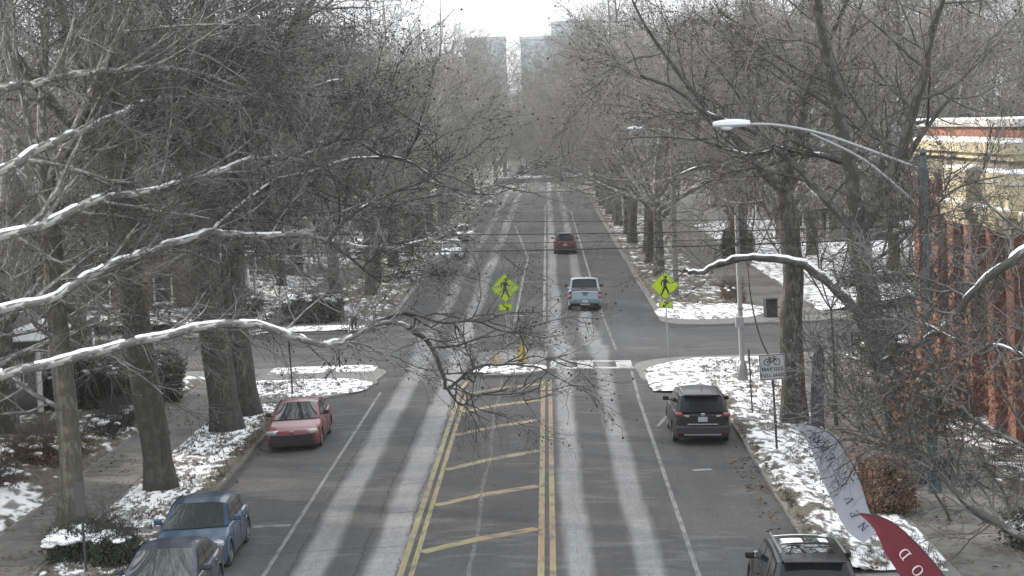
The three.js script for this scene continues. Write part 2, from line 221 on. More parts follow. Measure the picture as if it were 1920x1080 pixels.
// lawns and verges: a fine grid whose blades and leaf litter show through the trodden, melting snow
const lawnMat = new THREE.MeshStandardMaterial({ vertexColors: true, roughness: 0.95 });
function lawn(name, inside, x0, x1, z0, z1, dx, dz, cover, o = {}) {
  const nx = Math.ceil((x1 - x0) / dx), nz = Math.ceil((z1 - z0) / dz), m = new MB(), id = new Int32Array((nx + 1) * (nz + 1)).fill(-1), sd = o.seed ?? 0;
  for (let j = 0; j <= nz; j++) for (let i = 0; i <= nx; i++) {
    const x = lerp(x0, x1, i / nx), z = lerp(z0, z1, j / nz), wob = (fbm(x * 1.6 + sd, z * 0.9, 3) - 0.5) * (o.ragged ?? 0.35); const e = inside(x, z) + wob; if (e < -0.12) continue;
    const n = fbm(x * 4.2 + sd * 7, z * 2.0, 4), c = fbm(x * 0.8 + sd, z * 0.5 + 31, 3), f = hash2(i + sd * 131, j * 7 + 3);
    const cov = cover(x, z); let k = sstep(0.0, 0.09, cov - 0.62 + 0.75 * (n - 0.5) + 0.5 * (c - 0.5) + 0.10 * (f - 0.5) + 0.25 * clamp(e, -0.2, 0.5));
    k *= 1 - (o.speck ?? 0.85) * sstep(0.52, 0.60, fbm(x * 6.5 + sd * 3, z * 2.6 + 5, 3) + 0.06 * (f - 0.5)); const tuft = (1 - k) * (0.5 + f) * 0.05, y = SIDE + 0.006 + (0.012 + 0.05 * k * (0.6 + 0.8 * c) + tuft) * clamp(e * 6, 0, 1) + (o.rise ? o.rise(x, z) : 0);
    const g = fbm(x * 9, z * 5 + sd, 2), dirt = o.litter ? lerp(0.35, 1, g) : g, soil = [0.068 + 0.048 * dirt, 0.064 + 0.040 * dirt, 0.050 + 0.024 * dirt].map((v) => v * (0.55 + 0.8 * f)), sn = 0.87 - 0.14 * (o.grit ?? 0.4) * sstep(0.45, 0.7, fbm(x * 3 + 5, z * 2.2 + 8, 3));
    const slush = [sn * 0.97, sn * 0.985, sn * 1.02];
    id[j * (nx + 1) + i] = m.v(x, y, z, soil.map((v, q) => lerp(v, slush[q], k)));
  }
  for (let j = 0; j < nz; j++) for (let i = 0; i < nx; i++) { const a = id[j * (nx + 1) + i], b = id[j * (nx + 1) + i + 1], c = id[(j + 1) * (nx + 1) + i + 1], d = id[(j + 1) * (nx + 1) + i]; if (a >= 0 && b >= 0 && c >= 0 && d >= 0) m.quad(a, d, c, b); }
  const o2 = struct(name, m.geo(), lawnMat); return o2;
}
const rect = (x0, x1, z0, z1) => (x, z) => Math.min(x - x0, x1 - x, z - z1, z0 - z);   // z0 near, z1 far
// left: verge under the street trees, yard beyond the footway, snowy corner
lawn('verge', rect(-12.75, KL - 0.05, -20, -50.2), -12.9, KL, -51, -43, 0.05, 0.10, (x, z) => 0.56, { seed: 1, litter: 1 });
lawn('verge', rect(-12.75, KL - 0.05, -51.0, -74.2), -12.9, KL, -74.3, -50.9, 0.05, 0.10, (x, z) => 0.75 - 0.36 * sstep(-11.0, -10.4, x + 0.5 * (fbm(2, z * 0.35) - 0.5)), { seed: 2, litter: 1 });
lawn('verge', (x, z) => Math.min(rect(-13.2, -7.7, -75.6, -80.9)(x, z), (x + 13.4) * 0.5, 3.6 - Math.hypot(Math.max(0, x + 11), (z + 78.4) * 1.3)), -13.4, -7.6, -81, -75.5, 0.06, 0.12, () => 0.84, { seed: 3, grit: 0.2 });
lawn('verge', (x, z) => Math.min(rect(-12.5, -8.0, -83.3, -85.3)(x, z), 4.2 - Math.hypot(Math.max(0, x + 11.5), (z + 83.2) * 1.4)), -12.6, -7.5, -85.4, -83.2, 0.06, 0.1, () => 0.9, { seed: 4, grit: 0.15 });
lawn('front_yard', rect(-40, -15.15, -20, -83), -34, -15, -84, -44, 0.11, 0.2, (x, z) => 0.47 + 0.25 * sstep(-58, -53, z), { seed: 5, litter: 1, rise: (x) => 0.25 * sstep(-15.2, -17, x) });
// right: verge with ploughed slush along the kerb, corner, planting beside the building
lawn('verge', (x, z) => Math.min(rect(KR + 0.1, 8.75, -20, -73.5)(x, z), 9), KR, 8.9, -74, -43, 0.05, 0.10, (x, z) => 0.76 - 0.2 * sstep(7.3, 6.3, x + 0.6 * (fbm(4, z * 0.3) - 0.5)), { seed: 6, ragged: 0.6, grit: 0.9, litter: 1, rise: (x, z) => 0.14 * Math.max(0, 1 - Math.abs(x - 6.6) / 0.6) * fbm(x * 2, z, 3) });
lawn('verge', (x, z) => Math.min(rect(3.75, 9.2, -73.9, -83.4)(x, z), 4.6 - Math.hypot(Math.min(0, x - 8.4), Math.min(0, z + 79.5)), 2 - 0), 3.7, 9.3, -83.5, -73.8, 0.06, 0.12, (x) => 0.84, { seed: 7, grit: 0.25 });
lawn('planting_bed', rect(12.4, 14.6, -44, -83), 12.3, 14.7, -83, -46, 0.08, 0.16, (x, z) => 0.5, { seed: 8, litter: 1 });
// beyond the crossing
lawn('lawn', rect(14.3, 60, -102, -300), 14.2, 44, -190, -101, 0.16, 0.4, (x, z) => 0.80, { seed: 9, grit: 0.15, rise: (x, z) => 0.5 * sstep(14.5, 19, x) });
lawn('lawn', rect(5.9, 10.6, -106, -330), 5.9, 10.7, -330, -105, 0.16, 0.4, (x, z) => 0.46 + 0.2 * sstep(-112, -106, z), { seed: 10, litter: 1 });
lawn('lawn', (x, z) => 2.3 - Math.hypot((x - 8.6) * 0.75, (z + 104.2) * 0.55), 5.6, 11.6, -108.5, -100, 0.07, 0.15, () => 1.0, { seed: 11, grit: 0.1, ragged: 0.2 });
lawn('lawn', rect(-14.0, -9.3, -106, -330), -14.0, -9.3, -330, -105.5, 0.16, 0.4, () => 0.46, { seed: 12, litter: 1 });
lawn('lawn', rect(-60, -16.2, -103, -300), -46, -16.2, -200, -102.5, 0.2, 0.45, () => 0.6, { seed: 13, rise: (x) => 0.5 * sstep(-17, -22, x) });
lawn('lawn', (x, z) => 1.7 - Math.hypot((x + 13.0) * 0.5, (z + 101.8) * 0.9), -17, -9, -104, -100.6, 0.08, 0.15, () => 1.0, { seed: 14, grit: 0.1 });
// concrete footway slabs, each a piece of its pavement
function slabs(parent, x0, x1, z0, z1, len, along = 'z') {
  const shared = new Map(); const w = Math.abs(x1 - x0), g = new RoundedBoxGeometry(w - 0.02, 0.06, len - 0.02, 1, 0.008); let k = 0;
  for (let z = z0; z > z1; z -= len, k++) { const m = part('slab', g, M.slab[Math.floor(hash2(k, Math.round(x0 * 7)) * 4)], parent); m.position.set((x0 + x1) / 2, SIDE - 0.012 + 0.012 * (hash2(k, 5) - 0.5), z - len / 2); m.rotation.z = 0.004 * (hash2(k, 8) - 0.5); }
}
slabs(paveL, -15.0, -12.95, -42, -83, 1.55); slabs(paveR, 8.95, 10.6, -42, -82, 1.55); slabs(paveR, 10.63, 12.3, -42, -82, 1.55); slabs(paveFR, 10.8, 14.2, -100.5, -200, 1.6); slabs(paveFL, -16.1, -14.1, -104, -200, 1.6);

// median refuge with rounded nose
{
  const t = new THREE.Group(); const sh = [[-3.5, -80.2], ...arc(-1.95, -80.3, 1.55, 180, 0, 10).map(([x, z]) => [x, -80.3 + (z + 80.3) * 1.05]), [-0.3, -86.3], ...arc(-1.95, -86.2, 1.5, 0, -180, 8)];
  const s = new THREE.Shape(sh.map(([x, z]) => new THREE.Vector2(x, -z))), g = new THREE.ExtrudeGeometry(s, { depth: 0.2, bevelEnabled: true, bevelThickness: 0.03, bevelSize: 0.03, bevelOffset: -0.03, bevelSegments: 2 });
  g.rotateX(-Math.PI / 2); g.translate(0, -0.12, 0); const u = g.attributes.uv; for (let i = 0; i < u.count; i++) u.setXY(i, u.getX(i) / 2.5, u.getY(i) / 2.5);
  const isl = struct('median_island', g, M.kerb);
  lawn('island_snow', (x, z) => Math.min(1.55 - Math.hypot(x + 1.95, (z + 80.5) * 1.2), z + 81.6), -3.7, -0.2, -82, -78.6, 0.05, 0.09, () => 0.95, { seed: 15, grit: 0.3, ragged: 0.5, rise: () => 0.113 - SIDE });
}

// ------------------------------------------------------------------ trees
const rv = (r, s) => V((r() - 0.5) * s, (r() - 0.5) * s, (r() - 0.5) * s);
function walk(r, p, d, len, n, wander, tropism) { const pts = [p.clone()], q = p.clone(), dir = d.clone(); for (let k = 0; k < n; k++) { dir.add(rv(r, wander)).add(V(0, typeof tropism === 'function' ? tropism(k / n) : tropism, 0)).normalize(); q.addScaledVector(dir, len / n); pts.push(q.clone()); } return pts; }
const taper = (n, a, b, e = 1) => Array.from({ length: n }, (_, k) => lerp(a, b, Math.pow(k / (n - 1), e)));
function sideDir(r, d, ang) { const [s, t] = frameOf(d), a = r() * Math.PI * 2; return d.clone().multiplyScalar(Math.cos(ang)).addScaledVector(s, Math.sin(ang) * Math.cos(a)).addScaledVector(t, Math.sin(ang) * Math.sin(a)).normalize(); }
function twigSpray(seed, o = {}) {   // one end spray: axis, side twigs and their tips, a few seed balls and curled leaves
  const r = rngOf(seed), m = new MB(), R = o.r ?? 0.0115, L = 1.6, axis = walk(r, V(0, 0, 0), V(0, 1, 0), L, 5, 0.5, 0.02); tube(m, axis, taper(6, R, R * 0.45), 3, { cap: false });
  const ball = (p, s) => { const g = new THREE.IcosahedronGeometry(s, 0), a = g.attributes.position, b = m.n; for (let k = 0; k < a.count; k++) m.v(p.x + a.getX(k) * (0.7 + 0.6 * r()), p.y + a.getY(k), p.z + a.getZ(k) * (0.7 + 0.6 * r())); for (let k = 0; k < a.count; k += 3) m.tri(b + k, b + k + 1, b + k + 2); };
  for (let k = 1; k <= 5; k++) for (let q = 0; q < 2; q++) {
    const d0 = axis[Math.min(5, k)].clone().sub(axis[k - 1]).normalize(), t = walk(r, axis[k], sideDir(r, d0, 0.6 + 0.5 * r()), 0.45 + 0.5 * r(), 3, 0.7, 0.06); tube(m, t, taper(4, R * 0.62, R * 0.36), 3, { cap: false });
    for (let z = 1; z < 4; z++) if (r() < 0.8) { const u = walk(r, t[z], sideDir(r, t[z].clone().sub(t[z - 1]).normalize(), 0.7), 0.18 + 0.26 * r(), 2, 0.6, 0.1); tube(m, u, taper(3, R * 0.42, R * 0.3), 3, { cap: false }); if (r() < (o.balls ?? 0.06)) ball(u[2], 0.018 + 0.016 * r()); }
  }
  return m.geo();
}
const SPRAYS = [11, 12, 13].map((s) => twigSpray(s)), SPRAYS_BALL = [21, 22].map((s) => twigSpray(s, { balls: 0.8, r: 0.013 }));
function crown(parent, sprays, mats, geos, seed, name = 'twigs') {   // sprays: [{p, d, s}]
  const r = rngOf(seed); geos.forEach((g, gi) => {
    const mine = sprays.filter((_, k) => k % geos.length === gi); if (!mine.length) return; const im = new THREE.InstancedMesh(g, mats[gi % mats.length], mine.length), q = new THREE.Quaternion(), q2 = new THREE.Quaternion(), mt = new THREE.Matrix4();
    mine.forEach((s, k) => { q.setFromUnitVectors(V(0, 1, 0), s.d.clone().normalize()); q2.setFromAxisAngle(V(0, 1, 0), r() * 6.283); im.setMatrixAt(k, mt.compose(s.p, q.multiply(q2), V(s.s, s.s, s.s))); });
    im.name = name; im.userData.kind = 'stuff'; shadows(im); parent.add(im);
  });
}
// a bough grown from a given axis: secondary and tertiary branches into mb, spray spots into out
function dress(r, mb, pts, rad, out, o = {}) {
  const len = pts.reduce((a, p, k) => a + (k ? p.distanceTo(pts[k - 1]) : 0), 0), n = o.n ?? Math.round(len * 0.62), from = o.from ?? 0.22;
  for (let i = 0; i < n; i++) {
    const t = lerp(from, 0.98, (i + r() * 0.8) / n), f = t * (pts.length - 1), k = Math.min(pts.length - 2, Math.floor(f)), p = pts[k].clone().lerp(pts[k + 1], f - k), d = pts[k + 1].clone().sub(pts[k]).normalize(), rr = lerp(rad[k], rad[k + 1], f - k);
    let sd = sideDir(r, d, 0.75 + 0.45 * r()); if (o.flat) { sd.y *= o.flat; sd.normalize(); } if (o.away) { sd.z = -Math.abs(sd.z) - 0.25; sd.normalize(); } if (sd.y < -0.55) sd.y *= -0.6;
    const L2 = (o.len ?? 4.6) * (1.15 - 0.6 * t) * (0.6 + 0.6 * r()), b2 = walk(r, p, sd, L2, 6, 0.42, o.trop ?? 0.05), r2 = Math.min(rr * 0.62, 0.055 * L2 / 3); tube(mb, b2, taper(7, r2, 0.018), o.s2 ?? 5, { cap: false });
    const n3 = Math.max(2, Math.round(L2 * 1.15));
    for (let j = 0; j < n3; j++) {
      const f3 = lerp(1.2, 5.9, (j + r() * 0.6) / n3), k3 = Math.min(5, Math.floor(f3)), p3 = b2[k3].clone().lerp(b2[k3 + 1], f3 - k3), d3 = b2[k3 + 1].clone().sub(b2[k3]).normalize(), s3 = sideDir(r, d3, 0.8), b3 = walk(r, p3, o.away ? V(s3.x, s3.y, -Math.abs(s3.z)).normalize() : s3, (o.len3 ?? 1.9) * (0.6 + 0.7 * r()), 4, 0.6, o.trop3 ?? 0.03); tube(mb, b3, taper(5, 0.022, 0.011), o.s3 ?? 3, { cap: false });
      for (let q = 1; q < 5; q++) if (r() < (o.dens ?? 0.85)) out.push({ p: b3[q].clone(), d: sideDir(r, b3[q].clone().sub(b3[q - 1]).normalize(), q === 4 ? 0.2 : 0.7), s: (o.ss ?? 1) * (0.65 + 0.6 * r()) });
    }
    out.push({ p: b2[6].clone(), d: b2[6].clone().sub(b2[5]), s: 1 });
  }
  out.push({ p: pts[pts.length - 1].clone(), d: pts[pts.length - 1].clone().sub(pts[pts.length - 2]), s: 1.1 });
}
function flareOf(r, n) { const ph = r() * 6.28; return (a, k) => k < 2 ? 1 + (k ? 0.05 : 0.14) * Math.sin(a * 5 + ph) + (k ? 0 : 0.06 * Math.sin(a * 3)) : 1 + 0.03 * Math.sin(a * 4 + ph + k); }
function trunkGeo(r, pts, r0, r1, sides = 12) { const n = pts.length, rad = taper(n, r0, r1); rad[0] = r0 * 1.2; if (n > 2) rad[1] = r0 * 1.08; const m = new MB(); tube(m, pts, rad, sides, { flare: flareOf(r) }); return m.geo(); }
function snowOn(pts, rad, seed, keep = 0.5, wide = 1) {   // snow lying along the top of a bough, broken where it has slid off
  let m = new MB(), len = 0; const fine = [], runs = []; for (let k = 0; k < pts.length - 1; k++) { const n = Math.max(2, Math.ceil(pts[k].distanceTo(pts[k + 1]) / 0.14)); for (let j = 0; j < n; j++) fine.push([pts[k].clone().lerp(pts[k + 1], j / n), lerp(rad[k], rad[k + 1], j / n)]); }
  let last = -1; for (let k = 0; k < fine.length; k++) {
    const [p, r] = fine[k], d = fine[Math.min(k + 1, fine.length - 1)][0].clone().sub(fine[Math.max(0, k - 1)][0]).normalize(); len += 0.14;
    const n = fbm(len * 0.55 + seed * 13, seed, 3) * 0.5 + 0.5 * vnoise(len * 3.1 + seed, 7), on = sstep(1 - keep - 0.08, 1 - keep + 0.10, n) * (Math.abs(d.y) < 0.75 ? 1 : 0);
    if (on < 0.05) { last = -1; if (m.i.length) runs.push(m.geo()); m = new MB(); continue; }
    const s = d.clone().cross(V(0, 1, 0)).normalize(), u = s.clone().cross(d).normalize(), row = m.n, h = (0.018 + 0.16 * r) * on * (0.6 + 0.8 * vnoise(len * 3.1, seed + 3)), half = 0.72 * wide * (0.55 + 0.45 * on);
    for (let j = 0; j <= 6; j++) { const a = (j / 3 - 1) * half, e = 1 - Math.pow(Math.abs(j / 3 - 1), 2), q = p.clone().addScaledVector(s, Math.sin(a) * (r * 0.995 + 0.004 + h * e * 0.5)).addScaledVector(u, Math.cos(a) * (r * 0.98) + h * e); m.v(q.x, q.y, q.z); }
    if (last >= 0) for (let j = 0; j < 6; j++) m.quad(last + j, last + j + 1, row + j + 1, row + j); last = row;
  }
  if (m.i.length) runs.push(m.geo()); return runs;
}
function growTree(name, label, seed, o) {   // a full generated tree
  const r = rngOf(seed), t = thing(name, label, 'tree', [0, 0, 0], 0, o.group), hT = o.trunk ?? 4.6 + 1.2 * r(), r0 = o.r0 ?? 0.42;
  const tp = walk(r, V(0, -0.25, 0), V((r() - 0.5) * 0.12 + (o.lean ?? 0), 1, (r() - 0.5) * 0.12).normalize(), hT, 6, 0.07, 0.02); part('trunk', trunkGeo(r, tp, r0, r0 * 0.74), o.bark ?? M.barkGrey, t);
  const n = o.limbs ?? 5, sprays = [], a0 = r() * 6.28;
  for (let i = 0; i < n; i++) {
    const lead = i === 0, low = i >= n - 2, az = a0 + i * 2.4 + (r() - 0.5) * 0.6, el = lead ? 1.4 : low ? 0.12 + 0.2 * r() : 0.55 + 0.5 * r(), at = lead ? tp[6] : tp[6].clone().lerp(tp[4], r() * 0.9), L = (lead ? 14 : low ? 8.5 : 11.5) * (0.85 + 0.3 * r()) * (o.size ?? 1);
    const d = V(Math.cos(az) * Math.cos(el), Math.sin(el), Math.sin(az) * Math.cos(el)), pts = walk(r, at, d, L, 9, 0.20, (q) => lead ? 0.05 : low ? (q < 0.5 ? 0.04 : -0.05) : q < 0.7 ? 0.085 : -0.02), rad = taper(10, lead ? r0 * 0.72 : r0 * (0.42 + 0.14 * r()), 0.035, 0.85), mb = new MB();
    tube(mb, pts, rad, 7, { cap: false }); dress(r, mb, pts, rad, sprays, { len: (o.size ?? 1) * 5.2, s2: 4, dens: o.dens ?? 0.6 }); part('limb', mb.geo(), o.limbBark ?? M.barkPale, t);
  }
  crown(t, sprays, [M.twig, M.twigPale, M.twig], SPRAYS, seed + 5); t.userData.count = sprays.length; return t;
}
const TREES = [];
function copyTree(src, label, group, pos, turn, scale) { const c = src.clone(); c.name = numbered('street_tree'); c.userData = { label, category: 'tree', group }; c.position.set(...pos); c.rotation.y = turn; c.scale.setScalar(scale); scene.add(c); return c; }
const protos = [101, 202, 303, 404, 505].map((s, i) => growTree('street_tree', 'x', s, { r0: 0.34 + 0.02 * i, limbs: 7 + (i % 2), bark: [M.barkGrey, M.barkDark, M.barkGrey, M.barkOlive, M.barkDark][i] }));
protos.forEach((p) => { delete p.userData.count; });
const stands = [];
{
  const r = rngOf(77), jit = (a) => (r() - 0.5) * a;
  const GA = ['bare grey street tree on the verge past the crossing, brick building side', 'street trees past the crossing, brick building side'], GB = ['bare grey street tree on the verge past the crossing, snow covered cars side', 'street trees past the crossing, side of the parked cars'];
  const GC = ['tall bare tree standing in the yards behind the brick building side street trees', 'yard trees, brick building side'], GD = ['tall bare tree standing in the yards behind the hedges and dim houses', 'yard trees, hedge side'], GE = ['tall bare tree closing the far end of the avenue', 'trees at the end of the avenue'];
  for (let z = -127; z > -300; z -= 13) stands.push([7.3 + jit(1), z + jit(4), GA, (z < -180 ? 1.22 : 1.02) + 0.12 * r()]);
  for (let z = -108; z > -300; z -= 12.5) stands.push([-12.0 + jit(1), z + jit(4), GB, (z < -190 ? 1.15 : 0.97) + 0.12 * r()]);
  for (let z = -104; z > -330; z -= 17) stands.push([21 + jit(5), z + jit(6), GC, 1.1 + 0.2 * r()]);
  for (let z = -112; z > -330; z -= 20) stands.push([36 + jit(6), z + jit(8), GC, 1.15 + 0.2 * r()]);
  for (let z = -60; z > -330; z -= 15) stands.push([-26 + jit(5), z + jit(6), GD, 0.95 + 0.25 * r()]);
  for (let z = -92; z > -330; z -= 19) stands.push([-41 + jit(6), z + jit(8), GD, 1.05 + 0.2 * r()]);
  for (const z of [-57, -66, -75, -104, -117, -131, -148, -170]) stands.push([-19.5 + jit(2.5), z + jit(3), GD, 0.8 + 0.2 * r()]);
  for (const z of [-101, -116, -133, -152, -174]) stands.push([15.8 + jit(2), z + jit(4), GC, 1.0 + 0.2 * r()]);
  for (const [x, z] of [[-5.5, -366], [4, -368], [9, -362], [-10, -362], [0, -384]]) stands.push([x, z - 8, GE, 1.08]);
  for (const [x, z] of [[33, -84], [27, -103], [42, -101], [38, -78], [46, -120], [31, -92]]) stands.push([x, z, GC, 1.1 + 0.15 * r()]);
  const GF = ['bare street tree lining the avenue behind the viewpoint, mirrored in the parked cars', 'street trees behind the viewpoint']; for (const z of [-4, 11, 27, 44, 62, 82]) for (const x of [-14, 11]) stands.push([x, z, GF, 1.05]); for (const x of [-9, -2, 5]) stands.push([x, 104, GF, 1.1]);
  for (let k = 0; k < 11; k++) stands.push([-52 + k * 10.5 + jit(4), -374 + jit(14), GE, 1.0 + 0.14 * r()]);
  stands.forEach(([x, z, [label, group], s], k) => {
    const c = k < protos.length ? protos[k] : copyTree(protos[k % protos.length], label, group, [0, 0, 0], 0, 1);
    c.userData = { label, category: 'tree', group }; c.position.set(x, SIDE, z); c.rotation.y = r() * 6.283; c.scale.setScalar(s);
  });
}

// trees whose trunks and boughs are told apart one by one
function heroTree(label, base, seed, o) {   // o.trunk: world points; o.boughs: [{pts (world), r0, r1, snow, dress}]
  const r = rngOf(seed), t = thing('street_tree', label, 'tree', [base.x, base.y, base.z]), sprays = [], rel = (p) => p.clone().sub(base);
  const tp = smooth(o.trunk.map(rel), 3); tp[0].y -= 0.2; part('trunk', trunkGeo(r, tp, o.r0, o.r1, 14), o.bark, t);
  let k = 0; for (const b of o.boughs ?? []) {
    k++; const P = smooth(b.pts.map(rel), 4), rad = taper(P.length, b.r0, b.r1, b.e ?? 0.9), mb = new MB(); for (let q = 1; q < P.length; q++) P[q].add(rv(r, b.r0 * 0.5)); tube(mb, P, rad, 8, { cap: true });
    if (b.dress !== false) dress(r, mb, P, rad, sprays, { from: 0.12, len: 3.2, len3: 1.5, dens: 0.6, s2: 5, s3: 4, flat: 0.75, away: b.r0 > 0.09, ...b.dress });
    const limb = part('limb', mb.geo(), b.bark ?? (b.r0 <= 0.07 && o.thinBark ? o.thinBark : null) ?? o.limbBark ?? M.barkPale, t); for (const g of b.snow ? snowOn(P, rad, seed + k, b.snow, b.wide) : []) part('snow', g, M.snow, limb);
  }
  if (o.top) for (let i = 0; i < o.top.n; i++) {   // boughs above the picture and out of it, so that the tree is whole
    const az = (o.top.a0 ?? 0) + i * 6.283 / o.top.n, el = 0.7 + 0.5 * r(), d = V(Math.cos(az) * Math.cos(el), Math.sin(el), Math.sin(az) * Math.cos(el)), at = tp[tp.length - 1].clone(), pts = walk(r, at, d, o.top.len * (0.8 + 0.4 * r()), 9, 0.2, 0.05), rad = taper(10, o.r1 * 0.66, 0.03, 0.85), mb = new MB();
    tube(mb, pts, rad, 7, { cap: false }); dress(r, mb, pts, rad, sprays, { len: 4.6, s2: 4, dens: 0.6 }); part('limb', mb.geo(), o.limbBark ?? M.barkPale, t);
  }
  crown(t, sprays, o.twigs ?? [M.twig, M.twigDark, M.twig], o.geos ?? [SPRAYS[0], SPRAYS_BALL[0], SPRAYS[2]], seed + 9); return t;
}
const path = (z0, z1, list) => list.map(([x, y], i) => PT(x, y, lerp(z0, z1, i / (list.length - 1))));
// the near tree on the left whose boughs reach over the street
{
  const b = V(-15.9, SIDE + 0.2, -46.5), at = (h, z = -46.5) => V(-15.8, h, z);
  heroTree('large bare tree beside the hedge path, its long snow lined boughs reaching over the street', b, 1001, {
    r0: 0.52, r1: 0.36, bark: M.barkOlive, trunk: [b, V(-15.9, 4, -46.5), V(-15.7, 8, -46.4), V(-15.9, 11, -46.6)], limbBark: M.barkPale, thinBark: M.twigDark, twigs: [M.twig, M.twigDark, M.twig], top: { n: 3, len: 9, a0: 1 },
    boughs: [
      { pts: [at(4.4), ...path(-46.2, -50, [[0, 703], [150, 668], [300, 630], [420, 607], [500, 612], [560, 634], [612, 646], [660, 630], [712, 604], [770, 612]])], r0: 0.135, r1: 0.06, snow: 0.56, dress: { from: 0.2, len: 2.2, n: 14, dens: 0.5, flat: 0.5, trop: 0.02 } },
      { pts: path(-50, -51, [[765, 611], [800, 640], [832, 705], [838, 730], [890, 690], [950, 684], [1010, 690], [1050, 712]]), r0: 0.07, r1: 0.014, snow: 0, dress: { from: 0.05, n: 11, len: 1.5, len3: 0.9, dens: 0.34, flat: 0.5, trop: -0.03, ss: 0.75 } },
      { pts: path(-50, -51.5, [[700, 606], [760, 588], [830, 606], [890, 602], [950, 622], [1000, 612]]), r0: 0.05, r1: 0.012, snow: 0.2, dress: { from: 0.1, n: 7, len: 1.3, len3: 0.8, dens: 0.3, flat: 0.35, trop: -0.05, ss: 0.75 } },
      { pts: path(-50.5, -52, [[838, 728], [866, 760], [890, 742], [950, 740], [1000, 735]]), r0: 0.03, r1: 0.01, dress: { from: 0.05, n: 6, len: 1.0, len3: 0.7, dens: 0.3, ss: 0.6, trop: -0.06 } },
      { pts: [at(6.0), ...path(-46.5, -52, [[0, 580], [90, 560], [160, 520], [250, 480], [340, 452], [400, 436], [480, 444], [560, 440], [618, 452], [680, 464], [760, 462], [830, 440]])], r0: 0.13, r1: 0.045, snow: 0.5, dress: { n: 24, from: 0.12, len: 3.4, dens: 0.75 } },
      { pts: path(-50, -51, [[618, 450], [640, 420], [690, 385], [740, 360], [800, 352]]), r0: 0.06, r1: 0.02, snow: 0.3, dress: { n: 6, len: 2.4 } },
      { pts: path(-50, -51, [[620, 455], [665, 490], [700, 520], [730, 530]]), r0: 0.045, r1: 0.02, snow: 0.3, dress: { n: 4, len: 1.8 } },
      { pts: [at(7.6), ...path(-46.5, -52.5, [[0, 443], [90, 418], [190, 372], [270, 362], [345, 344], [420, 318], [480, 296], [540, 296], [600, 282], [660, 258]])], r0: 0.135, r1: 0.05, snow: 0.53, dress: { n: 24, from: 0.1, len: 3.6, dens: 0.75 } },
      { pts: path(-51, -54, [[540, 296], [600, 270], [660, 262], [712, 290], [760, 300], [830, 345], [880, 372]]), r0: 0.06, r1: 0.02, snow: 0.35, dress: { n: 8, len: 2.2 } },
      { pts: path(-49.2, -52, [[398, 437], [430, 405], [470, 372], [520, 338], [580, 325], [650, 300], [720, 296]]), r0: 0.07, r1: 0.03, snow: 0.75, dress: { n: 8, len: 2.2 } },
      { pts: [at(9.6), ...path(-46.5, -53, [[0, 318], [70, 282], [150, 248], [215, 218], [270, 196], [312, 188], [400, 186], [500, 180], [560, 166], [640, 150]])], r0: 0.14, r1: 0.045, snow: 0.42, dress: { n: 24, from: 0.1, len: 3.8, dens: 0.75 } },
      { pts: path(-51, -53, [[308, 190], [312, 165], [330, 148], [380, 138], [430, 118], [465, 90], [500, 40], [540, -20]]), r0: 0.10, r1: 0.05, snow: 0.25, dress: { n: 10, len: 3.2 } },
      { pts: [at(11), ...path(-46.5, -50, [[0, 165], [60, 158], [140, 140], [240, 130], [300, 126], [380, 140], [450, 165]])], r0: 0.14, r1: 0.04, snow: 0.25, dress: { n: 16, len: 3.6, dens: 0.75 } },
    ],
  });
}
// trunks on the left verge
function trunkTree(label, foot, pxTop, wide0, wide1, bark, seed, o = {}) {   // foot: pixel of the base centre; pxTop: pixels up the trunk
  const b = G(...foot, SIDE + 0.02), P = [b, ...pxTop.map(([x, y, dz = 0]) => PT(x, y, b.z + dz))], mpp = -b.z / FOCAL;
  return heroTree(label, b, seed, { r0: wide0 * mpp / 2, r1: wide1 * mpp / 2, bark, trunk: P, limbBark: o.limbBark, boughs: (o.boughs ?? []).map((q) => ({ ...q, pts: path(b.z + (q.dz0 ?? 0), b.z + (q.dz1 ?? 0), q.px), r0: q.w0 * mpp / 2, r1: (q.w1 ?? 3) * mpp / 2 })), top: o.top ?? { n: 5, len: 11, a0: seed }, geos: o.geos, twigs: o.twigs });
}
trunkTree('slim olive barked tree beside the dark signpost and the snowy shrub', [141, 1016], [[132, 850], [120, 720], [108, 600], [100, 480], [88, 340]], 46, 34, M.barkOlive, 2001, { top: { n: 5, len: 8, a0: 0.5 }, boughs: [{ px: [[122, 770], [60, 735], [0, 690], [-60, 640]], w0: 12, dz1: 2, dress: { n: 5, len: 2.4 } }, { px: [[112, 640], [60, 600], [20, 520], [-40, 470]], w0: 14, dz1: 2, dress: { n: 6, len: 2.6 } }] });
trunkTree('thick dark trunked tree on the snowy verge behind the blue hatchback', [300, 918], [[292, 830], [275, 740], [262, 660], [250, 560], [238, 440], [225, 320]], 58, 48, M.barkDark, 2002, { limbBark: M.barkGrey });
trunkTree('stout dark tree on the verge behind the red parked car, nearer of a close pair', [424, 808], [[415, 720], [402, 640], [392, 560], [380, 460], [372, 340]], 58, 50, M.barkDark, 2003, { limbBark: M.barkGrey });
trunkTree('dark tree on the verge right behind the stout trunk, the farther of a close pair', [464, 779], [[455, 700], [446, 640], [440, 560], [436, 440], [432, 320]], 48, 42, M.barkDark, 2004, { limbBark: M.barkGrey });
// right: straight thick trunk behind the bicycle sign
trunkTree('thick dark trunked tree standing behind the bicycle sign', [1488, 792], [[1487, 700], [1482, 610], [1488, 520], [1480, 440], [1470, 360]], 48, 34, M.barkMottle, 2005, { limbBark: M.barkGrey, boughs: [{ px: [[1480, 450], [1440, 380], [1400, 330], [1330, 310], [1260, 330]], w0: 18, dz1: -4, snow: 0.3 }, { px: [[1474, 380], [1500, 300], [1530, 200], [1545, 90]], w0: 22, dz1: -3 }], top: { n: 4, len: 10, a0: 1.3 } });
